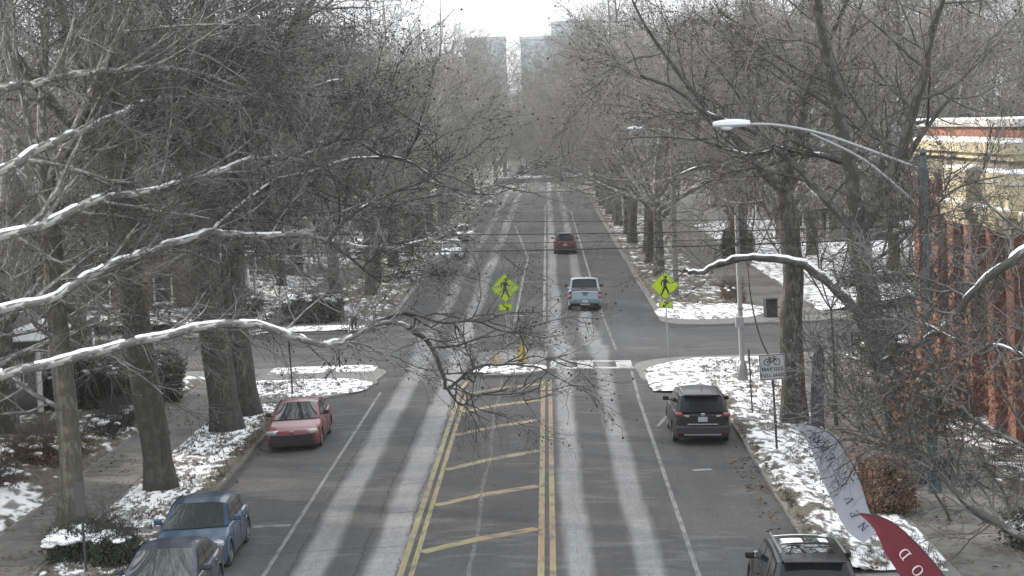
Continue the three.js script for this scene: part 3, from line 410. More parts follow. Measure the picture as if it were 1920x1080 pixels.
// right: leaning, forked tree whose low snowy bough reaches back across the verge
{
  const b = G(1712, 905, SIDE), z = b.z;
  heroTree('leaning mottled tree beside the street lamp, forking high, with a low snow topped bough', b, 2006, {
    r0: 0.37, r1: 0.30, bark: M.barkMottle, limbBark: M.barkMottle, trunk: [b, PT(1690, 830, z), PT(1668, 740, z), PT(1645, 650, z), PT(1630, 560, z), PT(1612, 470, z), PT(1605, 430, z)],
    boughs: [
      { pts: path(z, z, [[1606, 440], [1598, 350], [1582, 250], [1560, 150], [1540, 60], [1530, -40], [1500, -160]]), r0: 0.22, r1: 0.12, e: 1, dress: { n: 12, len: 3.6, from: 0.05 } },
      { pts: path(z, z - 1, [[1640, 648], [1600, 580], [1560, 535], [1505, 498], [1450, 484], [1400, 484], [1350, 494], [1310, 512], [1280, 505]]), r0: 0.17, r1: 0.05, snow: 0.85, dress: { n: 8, len: 1.6, len3: 1.0, dens: 0.4, ss: 0.8 } },
      { pts: path(z, z + 2, [[1612, 440], [1655, 360], [1690, 280], [1715, 200], [1740, 100], [1770, -30]]), r0: 0.19, r1: 0.10, e: 1, dress: { n: 12, len: 3.4 } },
      { pts: path(z, z - 3, [[1600, 430], [1545, 370], [1500, 320], [1440, 268], [1400, 240], [1330, 215], [1270, 170], [1200, 140]]), r0: 0.13, r1: 0.05, snow: 0.2, dress: { n: 12, len: 3.0 } },
      { pts: path(z, z - 3, [[1590, 300], [1520, 290], [1470, 280], [1400, 290], [1340, 270]]), r0: 0.09, r1: 0.03, snow: 0.5, dress: { n: 8, len: 2.6 } },
      { pts: path(z, z + 2, [[1622, 500], [1680, 460], [1740, 400], [1800, 350], [1880, 330]]), r0: 0.06, r1: 0.02, dress: { n: 6, len: 1.6, dens: 0.35 } },
    ], top: { n: 1, len: 5 },
  });
}
// right edge: near tree out of frame, with a snowy bough and withered leaves
{
  const b = V(13.6, SIDE, -41), at = (h) => V(13.5, h, -41);
  const t = heroTree('tree with withered russet leaves leaning in over the right hand footway', b, 2007, {
    r0: 0.4, r1: 0.3, bark: M.barkGrey, limbBark: M.barkGrey, trunk: [b, V(13.6, 3, -41), V(13.5, 7, -41.2), V(13.7, 10, -41)], top: { n: 1, len: 8, a0: 0.3 }, twigs: [M.twigDark, M.twig, M.twigDark],
    boughs: [
      { pts: [at(5.8), ...path(-41, -44, [[1960, 462], [1880, 500], [1832, 540], [1790, 592], [1740, 634], [1690, 660], [1655, 678]])], r0: 0.13, r1: 0.045, snow: 0.5, dress: { n: 13, len: 1.9, len3: 1.0, dens: 0.6, ss: 0.8 } },
      { pts: [at(1.2), ...path(-41, -44, [[1960, 1018], [1880, 985], [1810, 940], [1760, 890], [1700, 850], [1640, 832], [1560, 800]])], r0: 0.11, r1: 0.02, dress: { n: 17, len: 2.1, len3: 1.1, dens: 0.6, ss: 0.85 } },
      { pts: [at(2.6), ...path(-41, -43, [[1960, 850], [1890, 820], [1830, 790], [1790, 740], [1720, 700]])], r0: 0.07, r1: 0.02, dress: { n: 14, len: 2.0, len3: 1.0, dens: 0.6, ss: 0.85 } },
      { pts: [at(3.6), ...path(-41, -43, [[1960, 690], [1880, 650], [1800, 640], [1720, 600]])], r0: 0.07, r1: 0.02, snow: 0.3, dress: { n: 12, len: 1.8, len3: 1.0, dens: 0.55, ss: 0.8 } },
    ],
  });
  // withered leaves, curled
  const lm = new MB(); const n = 5; for (let j = 0; j <= n; j++) { const w = Math.sin(Math.PI * (0.08 + 0.92 * j / n)) * 0.035, y = j / n * 0.11, c = Math.sin(j / n * 3) * 0.02; lm.v(-w, y, c + 0.012); lm.v(0, y, c); lm.v(w, y, c + 0.012); } for (let j = 0; j < n; j++) for (let k = 0; k < 2; k++) { const a = j * 3 + k; lm.quad(a, a + 1, a + 4, a + 3); }
  const r = rngOf(31), spots = []; for (let k = 0; k < 620; k++) { const c = [[1850, 690, 90, 60], [1770, 650, 70, 70], [1700, 720, 60, 60], [1800, 780, 120, 110], [1650, 860, 60, 90], [1880, 720, 50, 50]][Math.floor(r() * 6)]; const u = Math.sqrt(r()), a = r() * 6.28; const p = PT(c[0] + Math.cos(a) * u * c[2], c[1] + Math.sin(a) * u * c[3], lerp(-40, -44.5, r())); spots.push({ p: p.sub(b), d: rv(r, 2).add(V(0, -0.6, 0)), s: 0.6 + 0.8 * r() }); }
  crown(t, spots, [M.leafBrown], [lm.geo()], 88, 'withered_leaves');
}

// ------------------------------------------------------------------ vehicles (front towards -z, base at the ground)
function paint(r, g, b, rough = 0.32, coat = 0.5) { return new THREE.MeshPhysicalMaterial({ color: lin(r, g, b), roughness: rough, metalness: 0.1, clearcoat: coat, clearcoatRoughness: 0.06 }); }
const wheelParts = new Map();
function wheelGeos(R, w) {
  const key = R + '/' + w; if (wheelParts.has(key)) return wheelParts.get(key);
  const t = new THREE.LatheGeometry([[R * 0.62, -w / 2], [R * 0.9, -w / 2], [R * 0.985, -w * 0.36], [R, 0], [R * 0.985, w * 0.36], [R * 0.9, w / 2], [R * 0.62, w / 2]].map(([a, b]) => new THREE.Vector2(a, b)), 28); t.rotateZ(Math.PI / 2);
  const list = [new THREE.CylinderGeometry(R * 0.63, R * 0.63, w * 0.55, 24).rotateZ(Math.PI / 2)]; const rim = [new THREE.TorusGeometry(R * 0.62, R * 0.035, 6, 26).rotateY(Math.PI / 2).translate(w * 0.46, 0, 0), new THREE.CylinderGeometry(R * 0.15, R * 0.15, 0.05, 12).rotateZ(Math.PI / 2).translate(w * 0.42, 0, 0)];
  for (let k = 0; k < 5; k++) { const a = k * 1.2566, g = new THREE.BoxGeometry(0.035, R * 0.5, R * 0.14); g.translate(w * 0.42, R * 0.36, 0); g.rotateX(a); rim.push(g); }
  const out = [t, merge(rim), list[0]]; wheelParts.set(key, out); return out;
}
function car(name, label, s, pos, turn, tilt, group) {
  const t = thing(name, label, s.category ?? 'car', pos, 0, group); t.quaternion.setFromEuler(new THREE.Euler(0, turn, 0)).premultiply(new THREE.Quaternion().setFromAxisAngle(V(0, 0, 1), tilt));
  const { L, W, H, R = 0.34, belt, paint: P } = s, zf = -L / 2, fa = zf + s.fo, ra = L / 2 - s.ro, gc = s.gc ?? 0.2;
  // lower body
  const arch = R * 1.16, zs = new Set(); for (let k = 0; k <= 40; k++) zs.add(+(zf + L * k / 40).toFixed(4)); for (const c of [fa, ra]) for (let k = -8; k <= 8; k++) zs.add(+(c + arch * Math.sin(k / 8 * Math.PI / 2)).toFixed(4)); for (const e of [0.01, 0.03, 0.06, 0.1]) { zs.add(+(zf + e).toFixed(4)); zs.add(+(-zf - e).toFixed(4)); }
  const Z = [...zs].sort((a, b) => a - b), mb = new MB(), sec = [[-0.965, 0], [-0.992, 0.12], [-1, 0.34], [-0.996, 0.6], [-0.975, 0.8], [-0.93, 0.93], [-0.86, 0.985], [-0.6, 1.005], [-0.3, 1.02], [0, 1.025], [0.3, 1.02], [0.6, 1.005], [0.86, 0.985], [0.93, 0.93], [0.975, 0.8], [0.996, 0.6], [1, 0.34], [0.992, 0.12], [0.965, 0]];
  const hw = (z) => { const e = Math.abs(z) / (L / 2); return W / 2 * (1 - (z < 0 ? s.noseTaper ?? 0.13 : s.tailTaper ?? 0.09) * Math.pow(e, 7) - 0.10 * Math.pow(e, 40)); };
  const top = (z) => pw(s.top, (z - zf) / L), bot0 = (z) => gc + 0.10 * Math.pow(Math.abs(z) / (L / 2), 14);
  const bot = (z) => { let b = bot0(z); for (const c of [fa, ra]) { const d = Math.abs(z - c); if (d < arch) b = Math.max(b, R + Math.sqrt(arch * arch - d * d) - 0.01); } return Math.min(b, top(z) - 0.08); };
  for (const z of Z) { const w = hw(z), b = bot(z), tt = top(z); for (const [fx, fy] of sec) mb.v(fx * w, b + fy * (tt - b), z); }
  const n = sec.length; for (let k = 0; k < Z.length - 1; k++) for (let j = 0; j < n - 1; j++) { const a = k * n + j; mb.quad(a, a + 1, a + n + 1, a + n); }
  for (const k of [0, Z.length - 1]) { const c = mb.v(0, (bot(Z[k]) + top(Z[k])) / 2, Z[k]); const base = mb.n; for (let j = 0; j < n; j++) { const q = (k * n + j) * 3; mb.v(mb.p[q], mb.p[q + 1], mb.p[q + 2]); } for (let j = 0; j < n - 1; j++) k ? mb.tri(base + j, base + j + 1, c) : mb.tri(base + j + 1, base + j, c); }
  part('body', mb.geo(), P, t);
  part('underbody', box(W * 0.9, 0.3, L * 0.93, 0, gc + 0.12, 0, 0.05), M.black, t);
  // cabin
  const { A, B, C, D } = s.cabin, wb = s.wb ?? W * 0.455, wr = s.wr ?? W * 0.365, roofArch = s.arch ?? 0.05;
  const halfAt = (y) => lerp(wb, wr, Math.pow(clamp((y - belt) / (H - belt), 0, 1), 1.25)), grid = (f, nu, nv) => { const m = new MB(); for (let i = 0; i <= nu; i++) for (let j = 0; j <= nv; j++) { const p = f(i / nu, j / nv * 2 - 1); m.v(p[0], p[1], p[2]); } for (let i = 0; i < nu; i++) for (let j = 0; j < nv; j++) { const a = i * (nv + 1) + j; m.quad(a, a + 1, a + nv + 2, a + nv + 1); } return m.geo(); };
  const roofY = (u) => lerp(B[1], C[1], u) + roofArch * Math.sin(Math.PI * u), crownY = (v) => -0.045 * v * v * v * v - 0.02 * v * v;
  const slope = (P0, P1, bulge, vmax) => (u, v) => { const y = lerp(P0[1], P1[1], u), z = lerp(P0[0], P1[0], u), h = halfAt(y) * vmax; return [v * h, y + crownY(v * vmax) * u, z + bulge * (1 - v * v * vmax * vmax) * (1 - 0.35 * u)]; };
  const solid = new THREE.MeshPhysicalMaterial({}); P.side = THREE.DoubleSide;
  part('roof', grid((u, v) => [v * halfAt(roofY(u)) , roofY(u) + crownY(v), lerp(B[0], C[0], u) + (u === 0 ? -0.05 : u === 1 ? 0.05 : 0) * (1 - v * v)], 10, 12), s.roofPaint ?? P, t);
  const strips = (f) => { for (const sg of [-1, 1]) { const frame = new MB(), b0 = 0; for (let i = 0; i <= 6; i++) for (const q of [0.88, 1]) { const p = f(i / 6, sg * q); frame.v(p[0], p[1], p[2]); } for (let i = 0; i < 6; i++) { const a = b0 + i * 2; frame.quad(a, a + 1, a + 3, a + 2); } part('pillar', frame.geo(), P, t); } };
  strips(slope(A, B, -0.10, 1)); strips(slope(D, C, 0.06, 1));
  part('windscreen', grid(slope(A, B, -0.10, 0.885), 8, 10), M.glassFront, t);
  const rw = s.rearGlass ?? [0.05, 0.95]; const rs = slope(D, C, 0.065, 0.88); part('rear_window', grid((u, v) => rs(lerp(rw[0], rw[1], u), v), 6, 10), M.glass, t);
  if (rw[0] > 0.1) { const lo = slope(D, C, 0.06, 0.88); part('tailgate', grid((u, v) => lo(lerp(0, rw[0], u), v), 3, 8), P, t); }
  const topAt = (z) => z < B[0] ? lerp(A[1], B[1], (z - A[0]) / (B[0] - A[0])) : z > C[0] ? lerp(C[1], D[1], (z - C[0]) / (D[0] - C[0])) : roofY((z - B[0]) / (C[0] - B[0]));
  for (const sg of [-1, 1]) {
    const m = new MB(), N = 18; for (let i = 0; i <= N; i++) { const z = lerp(A[0] + 0.01, D[0] - 0.01, i / N), ty = topAt(z) - 0.03, by = belt - 0.03; for (let j = 0; j <= 4; j++) { const y = lerp(by, Math.max(by, ty), j / 4); m.v(sg * halfAt(y), y, z); } } for (let i = 0; i < N; i++) for (let j = 0; j < 4; j++) { const a = i * 5 + j; m.quad(a, a + 1, a + 6, a + 5); } part('side_panel', m.geo(), P, t);
    for (const [z0, z1] of s.windows) { const w = new MB(), K = 8; for (let i = 0; i <= K; i++) { const z = lerp(z0, z1, i / K), ty = Math.max(topAt(z) - 0.10, belt + 0.05); for (let j = 0; j <= 3; j++) { const y = lerp(belt + 0.035, ty, j / 3); w.v(sg * (halfAt(y) + 0.007), y, z); } } for (let i = 0; i < K; i++) for (let j = 0; j < 3; j++) { const a = i * 4 + j; w.quad(a, a + 1, a + 5, a + 4); } part('side_window', w.geo(), M.glassSide, t); }
    const mir = part('mirror', box(0.20, 0.15, 0.10, sg * (wb + 0.17), belt + 0.10, A[0] + 0.42, 0.04), s.mirror ?? P, t); part('mirror_arm', box(0.16, 0.04, 0.05, sg * (wb + 0.06), belt + 0.045, A[0] + 0.42, 0.015), M.plastic, mir);
    for (const z of s.handles ?? []) part('door_handle', box(0.03, 0.035, 0.17, sg * (W / 2 * 0.985 + 0.004), belt - 0.13, z, 0.012), s.handleMat ?? P, t);
    for (const z of s.seams ?? []) part('door_seam', box(0.008, belt - gc - 0.2, 0.012, sg * (W / 2 - 0.002), (belt + gc) / 2 + 0.02, z), M.black, t);
    for (const [z, nm] of [[fa, 'wheel'], [ra, 'wheel']]) {
      const [ty, rim, disc] = wheelGeos(R, 0.2), wg = new THREE.Group(); wg.name = nm; wg.position.set(sg * (W / 2 - 0.12), R, z); if (sg < 0) wg.rotation.y = Math.PI; t.add(wg); part('tyre', ty, M.tyre, wg); part('rim', rim, s.rim ?? M.rim, wg); part('brake_disc', disc, M.plastic, wg);
      const tr = new THREE.TorusGeometry(arch + 0.012, 0.022, 5, 20, Math.PI); tr.rotateY(Math.PI / 2); part('arch_trim', tr.translate(sg * (hw(z) - 0.008), R - 0.01, z), s.trim ?? P, t);
    }
    if (s.rails) part('roof_rail', box(0.045, 0.045, C[0] - B[0] - 0.15, sg * (wr - 0.05), H - 0.005, (B[0] + C[0]) / 2, 0.018), s.railMat ?? M.chrome, t);
    part('sill', box(0.06, 0.10, ra - fa - 2 * arch - 0.04, sg * (W / 2 - 0.035), gc + 0.05, (fa + ra) / 2, 0.03), s.trim ?? M.plastic, t);
  }
  // ends
  const fz = zf, bz = L / 2;
  for (const [nm, x, y, z, w, h, d, m, r = 0.02, ry = 0] of s.bits(fz, bz, hw)) { const g = new RoundedBoxGeometry(w, h, d, 2, Math.min(r, w / 2.1, h / 2.1, d / 2.1)); if (ry) g.rotateY(ry); g.translate(x, y, z); part(nm, g, m, t); }
  if (s.snow) s.snow(t, { grid, roofY, halfAt, crownY, B, C, A, top, hw });
  return t;
}
M.glassSide = phy(0.014, 0.016, 0.017, 0.06, { specularIntensity: 0.55, side: THREE.DoubleSide }); M.glass.side = THREE.DoubleSide;
const both = (f) => [f(-1), f(1)];
const tiltR = -Math.atan(CROWN), tiltL = Math.atan(CROWN);
const roofSnow = (u0, u1, v0, v1, h, seed) => (t, q) => part('roof_snow', q.grid((u, v) => { const uu = lerp(u0, u1, u), vv = lerp(v0, v1, (v + 1) / 2), e = Math.min(u, 1 - u, (v + 1) / 2, (1 - v) / 2) * 6; return [vv * q.halfAt(q.roofY(uu)), q.roofY(uu) + q.crownY(vv) + 0.004 + h * clamp(e, 0, 1) * (0.5 + fbm(uu * 9 + seed, vv * 5, 3)), lerp(q.B[0], q.C[0], uu)]; }, 14, 14), M.snow, t);

// spec builders
const suvTop = [[0, 0.72], [0.02, 0.86], [0.12, 0.96], [0.27, 1.03], [0.33, 1.06], [0.9, 1.06], [0.985, 1.02], [1, 0.98]];
const sedanTop = [[0, 0.56], [0.02, 0.68], [0.1, 0.77], [0.25, 0.88], [0.31, 0.92], [0.8, 0.95], [0.87, 1.0], [0.97, 1.0], [1, 0.88]];
const hatchTop = [[0, 0.56], [0.02, 0.70], [0.1, 0.80], [0.24, 0.92], [0.30, 0.95], [0.9, 0.98], [0.985, 0.95], [1, 0.86]];
const rearBits = (P, y0, o = {}) => (fz, bz) => [
  ['bumper', 0, 0.50, bz - 0.10, o.w ?? 1.72, 0.34, 0.30, o.bumper ?? M.plastic, 0.1], ['bumper_strip', 0, 0.36, bz + 0.045, 1.2, 0.05, 0.04, M.steel, 0.015],
  ...both((s) => ['tail_light', s * 0.76, y0, bz - 0.12, 0.27, 0.15, 0.22, M.redLens, 0.06, s * 0.25]), ...both((s) => ['reverse_lamp', s * 0.52, y0 - 0.04, bz - 0.035, 0.18, 0.06, 0.08, M.clearLens, 0.02, s * 0.12]),
  ...both((s) => ['reflector', s * 0.70, 0.44, bz + 0.045, 0.16, 0.05, 0.02, M.redLens, 0.01]),
  ['licence_plate', 0, o.plateY ?? 0.80, bz + 0.012, 0.31, 0.155, 0.02, M.signWhite, 0.008], ['badge', 0, (o.plateY ?? 0.8) + 0.15, bz + 0.01, 0.13, 0.10, 0.03, M.chrome, 0.03],
  ...both((s) => ['headlight', s * 0.68, y0 - 0.2, fz + 0.14, 0.36, 0.16, 0.22, M.clearLens, 0.06, -s * 0.3]), ['grille', 0, 0.55, fz - 0.005, 0.9, 0.26, 0.05, M.black, 0.02],
];
const frontBits = (o = {}) => (fz, bz) => [
  ['grille', 0, o.gy ?? 0.40, fz - 0.005, o.gw ?? 1.15, o.gh ?? 0.24, 0.06, M.black, 0.04], ['lower_grille', 0, 0.26, fz + 0.03, 1.35, 0.10, 0.1, M.plastic, 0.03],
  ...both((s) => ['headlight', s * (o.hx ?? 0.66), o.hy ?? 0.64, fz + 0.17, 0.36, 0.15, 0.30, M.clearLens, 0.06, -s * 0.55]), ...both((s) => ['fog_lamp', s * 0.70, 0.34, fz + 0.09, 0.16, 0.08, 0.08, M.plastic, 0.03]),
  ['badge', 0, o.by ?? 0.60, fz + 0.005, 0.13, 0.07, 0.03, M.chrome, 0.02], ['licence_plate', 0, 0.38, fz - 0.035, 0.31, 0.155, 0.02, o.plate ?? M.signWhite, 0.008],
  ...both((s) => ['tail_light', s * 0.68, 0.78, bz - 0.12, 0.3, 0.16, 0.2, M.redLens, 0.05, s * 0.3]), ['wiper', -0.3, (o.wy ?? 0.95) + 0.02, fz + (o.wz ?? 1.25), 0.55, 0.015, 0.02, M.black, 0.006, 0.1], ['wiper', 0.3, (o.wy ?? 0.95) + 0.02, fz + (o.wz ?? 1.25), 0.55, 0.015, 0.02, M.black, 0.006, 0.1],
];
const SUV = (P, o = {}) => ({ category: 'suv', L: 4.62, W: 1.86, H: 1.70, R: 0.36, belt: 1.05, fo: 0.90, ro: 0.98, gc: 0.24, paint: P, top: suvTop, cabin: { A: [-1.05, 1.04], B: [-0.30, 1.62], C: [1.80, 1.60], D: [2.18, 1.03] }, windows: [[-0.72, 0.18], [0.26, 1.15], [1.23, 1.82]], rearGlass: [0.08, 0.93], handles: [0.05, 1.0], seams: [-0.95, 0.2, 1.15], trim: M.plastic, mirror: P, rails: true, bits: rearBits(P, 0.98, o.bits), ...o });
const pz = (px, py) => G(px, py);
{
  const p = G(1314, 828), P = paint(0.006, 0.006, 0.007, 0.45, 0.25);
  car('parked_suv', 'black suv parked beyond the flags, its tailgate and plate facing the crossing approach', SUV(P, { railMat: M.chrome, bits: (a, b, h) => [...rearBits(P, 1.0, { plateY: 0.86, bumper: M.plastic })(a, b, h), ['chrome_strip', 0, 0.70, b + 0.02, 1.0, 0.03, 0.03, M.chrome, 0.01], ['roof_aerial', 0, 1.73, 1.62, 0.015, 0.16, 0.02, M.black, 0.005], ['spoiler', 0, 1.60, 1.93, 1.15, 0.05, 0.26, P, 0.02]] }), [p.x, gy(p.x), p.z - 1.5], 0, tiltR);
}
{
  const P = paint(0.006, 0.006, 0.007, 0.4, 0.3), x = 5.02;
  car('parked_suv', 'black suv with roof rails and a glossy glass roof parked beside the red flag', SUV(P, { W: 1.9, H: 1.72, railMat: M.steel, bits: (a, b, h) => [...rearBits(P, 1.0)(a, b, h), ['brake_light', 0.1, 1.585, 2.0, 0.30, 0.05, 0.06, M.redLens, 0.015], ['spoiler', 0, 1.60, 1.95, 1.25, 0.045, 0.26, P, 0.02]],
    snow: (t, q) => { const gm = phy(0.015, 0.015, 0.017, 0.04, { clearcoat: 1, side: THREE.DoubleSide }); for (const [u0, u1] of [[0.10, 0.42], [0.50, 0.80]]) part('roof_glass', q.grid((u, v) => { const uu = lerp(u0, u1, u), vv = v * 0.72; return [vv * q.halfAt(q.roofY(uu)), q.roofY(uu) + q.crownY(vv) + 0.008, lerp(q.B[0], q.C[0], uu)]; }, 8, 8), gm, t); for (const u0 of [0.03]) part('roof_trim', q.grid((u, v) => [v * 0.60, 1.675 - 0.03 * v * v + 0.012 * Math.sin(u * 3.14), lerp(q.B[0], q.C[0], u0) + u * 0.06], 4, 6), M.chrome, t); roofSnow(0.13, 0.40, -0.68, -0.02, 0.012, 4)(t, q); roofSnow(0.14, 0.36, 0.42, 0.70, 0.012, 9)(t, q); } }), [x, gy(x), -40.0], 0, tiltR);
}
{
  const p = G(562, 838), P = paint(0.125, 0.007, 0.017, 0.38);
  car('parked_sedan', 'red sedan parked at the kerb, its front with a wide dark grille facing the camera', { category: 'car', L: 4.55, W: 1.80, H: 1.44, R: 0.32, belt: 0.93, fo: 0.92, ro: 1.0, gc: 0.17, paint: P, top: sedanTop, cabin: { A: [-0.98, 0.92], B: [-0.15, 1.39], C: [1.02, 1.37], D: [1.75, 0.98] }, windows: [[-0.6, 0.22], [0.30, 1.15]], handles: [0.1, 1.05], seams: [-0.8, 0.26, 1.2], mirror: M.black, bits: frontBits({ gh: 0.40, gy: 0.38, gw: 1.42, by: 0.66, plate: M.black, wz: 1.32, wy: 0.93 }), noseTaper: 0.17 }, [p.x - 0.1, gy(p.x), p.z - 1.3], Math.PI, tiltL);
}
{
  const P = paint(0.026, 0.06, 0.11, 0.3), x = -9.0;
  car('parked_hatchback', 'steel blue hatchback parked at the kerb behind the indigo sedan', { category: 'car', L: 4.36, W: 1.82, H: 1.47, R: 0.325, belt: 0.96, fo: 0.90, ro: 0.80, gc: 0.17, paint: P, top: hatchTop, cabin: { A: [-1.00, 0.95], B: [-0.20, 1.43], C: [1.40, 1.39], D: [1.95, 0.98] }, windows: [[-0.62, 0.2], [0.28, 1.05], [1.12, 1.48]], handles: [0.1, 0.95], seams: [-0.8, 0.24, 1.1], mirror: P, bits: frontBits({ hx: 0.68, hy: 0.72, gh: 0.2, wz: 1.2, wy: 0.96 }), noseTaper: 0.18 }, [x, gy(x), -47.6], Math.PI, tiltL);
}
{
  const P = paint(0.026, 0.033, 0.055, 0.32), x = -8.8;
  car('parked_sedan', 'dark indigo sedan parked in front of the blue hatchback', { category: 'car', L: 4.6, W: 1.80, H: 1.46, R: 0.32, belt: 0.94, fo: 0.93, ro: 1.0, gc: 0.17, paint: P, top: sedanTop, cabin: { A: [-1.02, 0.93], B: [-0.15, 1.42], C: [1.08, 1.40], D: [1.82, 0.99] }, windows: [[-0.62, 0.22], [0.30, 1.2]], handles: [0.1, 1.05], seams: [-0.8, 0.26, 1.2], mirror: P, bits: frontBits({ wz: 1.3, wy: 0.93 }), noseTaper: 0.17 }, [x, gy(x), -42.3], Math.PI, tiltL);
}
{
  const p = G(1060, 477), P = paint(0.17, 0.02, 0.024, 0.35);
  car('moving_suv', 'red suv driving away ahead of the pickup', SUV(P, { rails: false, H: 1.64, bits: rearBits(P, 0.98, { plateY: 0.75 }), roofPaint: paint(0.42, 0.40, 0.40, 0.35) }), [p.x, gy(p.x), p.z - 2.3], 0, -Math.atan(CROWN));
}
{   // pickup: crew cab and short bed with raised tailgate
  const p = G(1097, 584), P = paint(0.27, 0.35, 0.40, 0.35), L = 5.1;
  car('pickup_truck', 'pale blue pickup driving away past the crossing, tailgate and hitch showing', { category: 'pickup', L, W: 1.90, H: 1.75, R: 0.37, belt: 1.10, fo: 0.92, ro: 1.12, gc: 0.30, paint: P, top: [[0, 0.85], [0.02, 0.98], [0.1, 1.05], [0.24, 1.10], [0.32, 1.11], [0.66, 1.11], [0.662, 1.12], [0.985, 1.13], [1, 1.12]], cabin: { A: [-1.0, 1.09], B: [-0.42, 1.69], C: [0.75, 1.69], D: [0.92, 1.09] }, wr: 0.74, wb: 0.84, tailTaper: 0.03, windows: [[-0.7, 0.05], [0.12, 0.78]], rearGlass: [0.16, 0.9], handles: [0, 0.7], seams: [-0.85, 0.08, 0.86], trim: M.plastic, mirror: M.plastic,
    bits: (fz, bz) => [['tailgate', 0, 0.90, bz + 0.005, 1.40, 0.46, 0.06, P, 0.02], ['tailgate_handle', 0, 1.04, bz + 0.035, 0.34, 0.07, 0.03, M.black, 0.01], ['badge', 0, 0.93, bz + 0.037, 0.24, 0.06, 0.02, M.plastic, 0.01], ['bed_cover', 0, 1.155, 1.72, 1.55, 0.03, 1.55, M.plastic, 0.012], ['bumper', 0, 0.55, bz + 0.02, 1.75, 0.22, 0.20, std(0.10, 0.16, 0.19, 0.5), 0.05], ['tow_hitch', 0, 0.40, bz + 0.02, 0.55, 0.10, 0.14, M.galv, 0.03], ['licence_plate', 0, 0.58, bz + 0.125, 0.31, 0.15, 0.015, M.signWhite, 0.006],
      ...both((s) => ['tail_light', s * 0.83, 0.93, bz - 0.02, 0.17, 0.42, 0.12, M.redLens, 0.04]), ...both((s) => ['reverse_lamp', s * 0.83, 0.90, bz + 0.043, 0.11, 0.12, 0.02, M.clearLens, 0.01]), ['mud_skirt', 0, 0.42, bz - 0.12, 1.62, 0.18, 0.1, M.black, 0.03], ['brake_light', 0, 1.66, 0.80, 0.3, 0.04, 0.05, M.redLens, 0.01], ['roof_aerial', 0, 1.80, 0.55, 0.03, 0.14, 0.05, M.black, 0.01],
      ...both((s) => ['headlight', s * 0.72, 0.86, fz + 0.12, 0.32, 0.2, 0.2, M.clearLens, 0.05]), ['grille', 0, 0.8, fz - 0.01, 1.0, 0.3, 0.06, M.black, 0.03]] }, [p.x, gy(p.x), p.z - L / 2], 0, -Math.atan(CROWN));
}
// parked cars far down the left kerb, roofs white with snow
const farSedan = (P, o = {}) => ({ category: 'car', L: 4.6, W: 1.8, H: 1.46, R: 0.32, belt: 0.94, fo: 0.93, ro: 1.0, gc: 0.17, paint: P, top: sedanTop, cabin: { A: [-1.02, 0.93], B: [-0.15, 1.42], C: [1.08, 1.40], D: [1.82, 0.99] }, windows: [[-0.62, 0.22], [0.30, 1.2]], bits: frontBits({ wz: 1.3, wy: 0.93 }), noseTaper: 0.17, ...o });
const hoodSnow = (h) => (t, q) => { roofSnow(0, 1, -0.96, 0.96, h, 3)(t, q); part('bonnet_snow', q.grid((u, v) => { const z = lerp(-2.1, q.A[0] - 0.15, u); return [v * q.hw(z) * 0.85, q.top(z) * 1.01 + 0.012 + h * Math.min(1, u * 5, (1 - u) * 5, (1 - Math.abs(v)) * 6), z]; }, 10, 10), M.snow, t); };
for (const [px, py, label, P, snow] of [[822, 486, 'snow covered pale car parked at the far kerb with a green tinted windscreen', paint(0.45, 0.5, 0.5), hoodSnow(0.07)], [806, 515, 'dark teal car with a snowy roof parked at the far kerb, nearest the crossing', paint(0.04, 0.07, 0.075), roofSnow(0, 1, -0.95, 0.95, 0.06, 2)], [850, 452, 'white snow capped car parked second along the far kerb', paint(0.6, 0.6, 0.6), hoodSnow(0.06)], [906, 388, 'silver car parked farthest down the kerb near the end of the avenue', paint(0.4, 0.42, 0.42), roofSnow(0, 1, -0.95, 0.95, 0.05, 6)]]) { const p = G(px, py); p.x = Math.max(p.x, -8.2); car('parked_car', label, farSedan(P, { snow }), [-7.95, gy(-7.95), p.z], Math.PI, tiltL); }

// ------------------------------------------------------------------ signs, posts and lamps
const font = await new FontLoader().loadAsync('fonts/droid/droid_sans_bold.typeface.json'), serif = await new FontLoader().loadAsync('fonts/droid/droid_serif_regular.typeface.json');
function text(str, size, f = font, depth = 0.004) { const g = new TextGeometry(str, { font: f, size, depth, curveSegments: 4, bevelEnabled: false }); g.computeBoundingBox(); const b = g.boundingBox; g.translate(-(b.min.x + b.max.x) / 2, -(b.min.y + b.max.y) / 2, 0); return g; }
const shapeOf = (pts) => new THREE.Shape(pts.map(([x, y]) => new THREE.Vector2(x, y))), plate = (pts, d, z = 0) => { const g = new THREE.ExtrudeGeometry(shapeOf(pts), { depth: d, bevelEnabled: false }); g.translate(0, 0, z); return g; };
const roundPoly = (pts, r, n = 4) => { const out = []; for (let i = 0; i < pts.length; i++) { const p = new THREE.Vector2(...pts[i]), a = new THREE.Vector2(...pts[(i + pts.length - 1) % pts.length]).sub(p).setLength(r), b = new THREE.Vector2(...pts[(i + 1) % pts.length]).sub(p).setLength(r); for (let k = 0; k <= n; k++) { const t = k / n, q = p.clone().addScaledVector(a, (1 - t) * (1 - t)).addScaledVector(b, t * t); out.push([q.x, q.y]); } } return out; };
function ring(outer, inner, d, z) { const s = shapeOf(outer); s.holes.push(new THREE.Path(inner.map(([x, y]) => new THREE.Vector2(x, y)))); const g = new THREE.ExtrudeGeometry(s, { depth: d, bevelEnabled: false }); g.translate(0, 0, z); return g; }
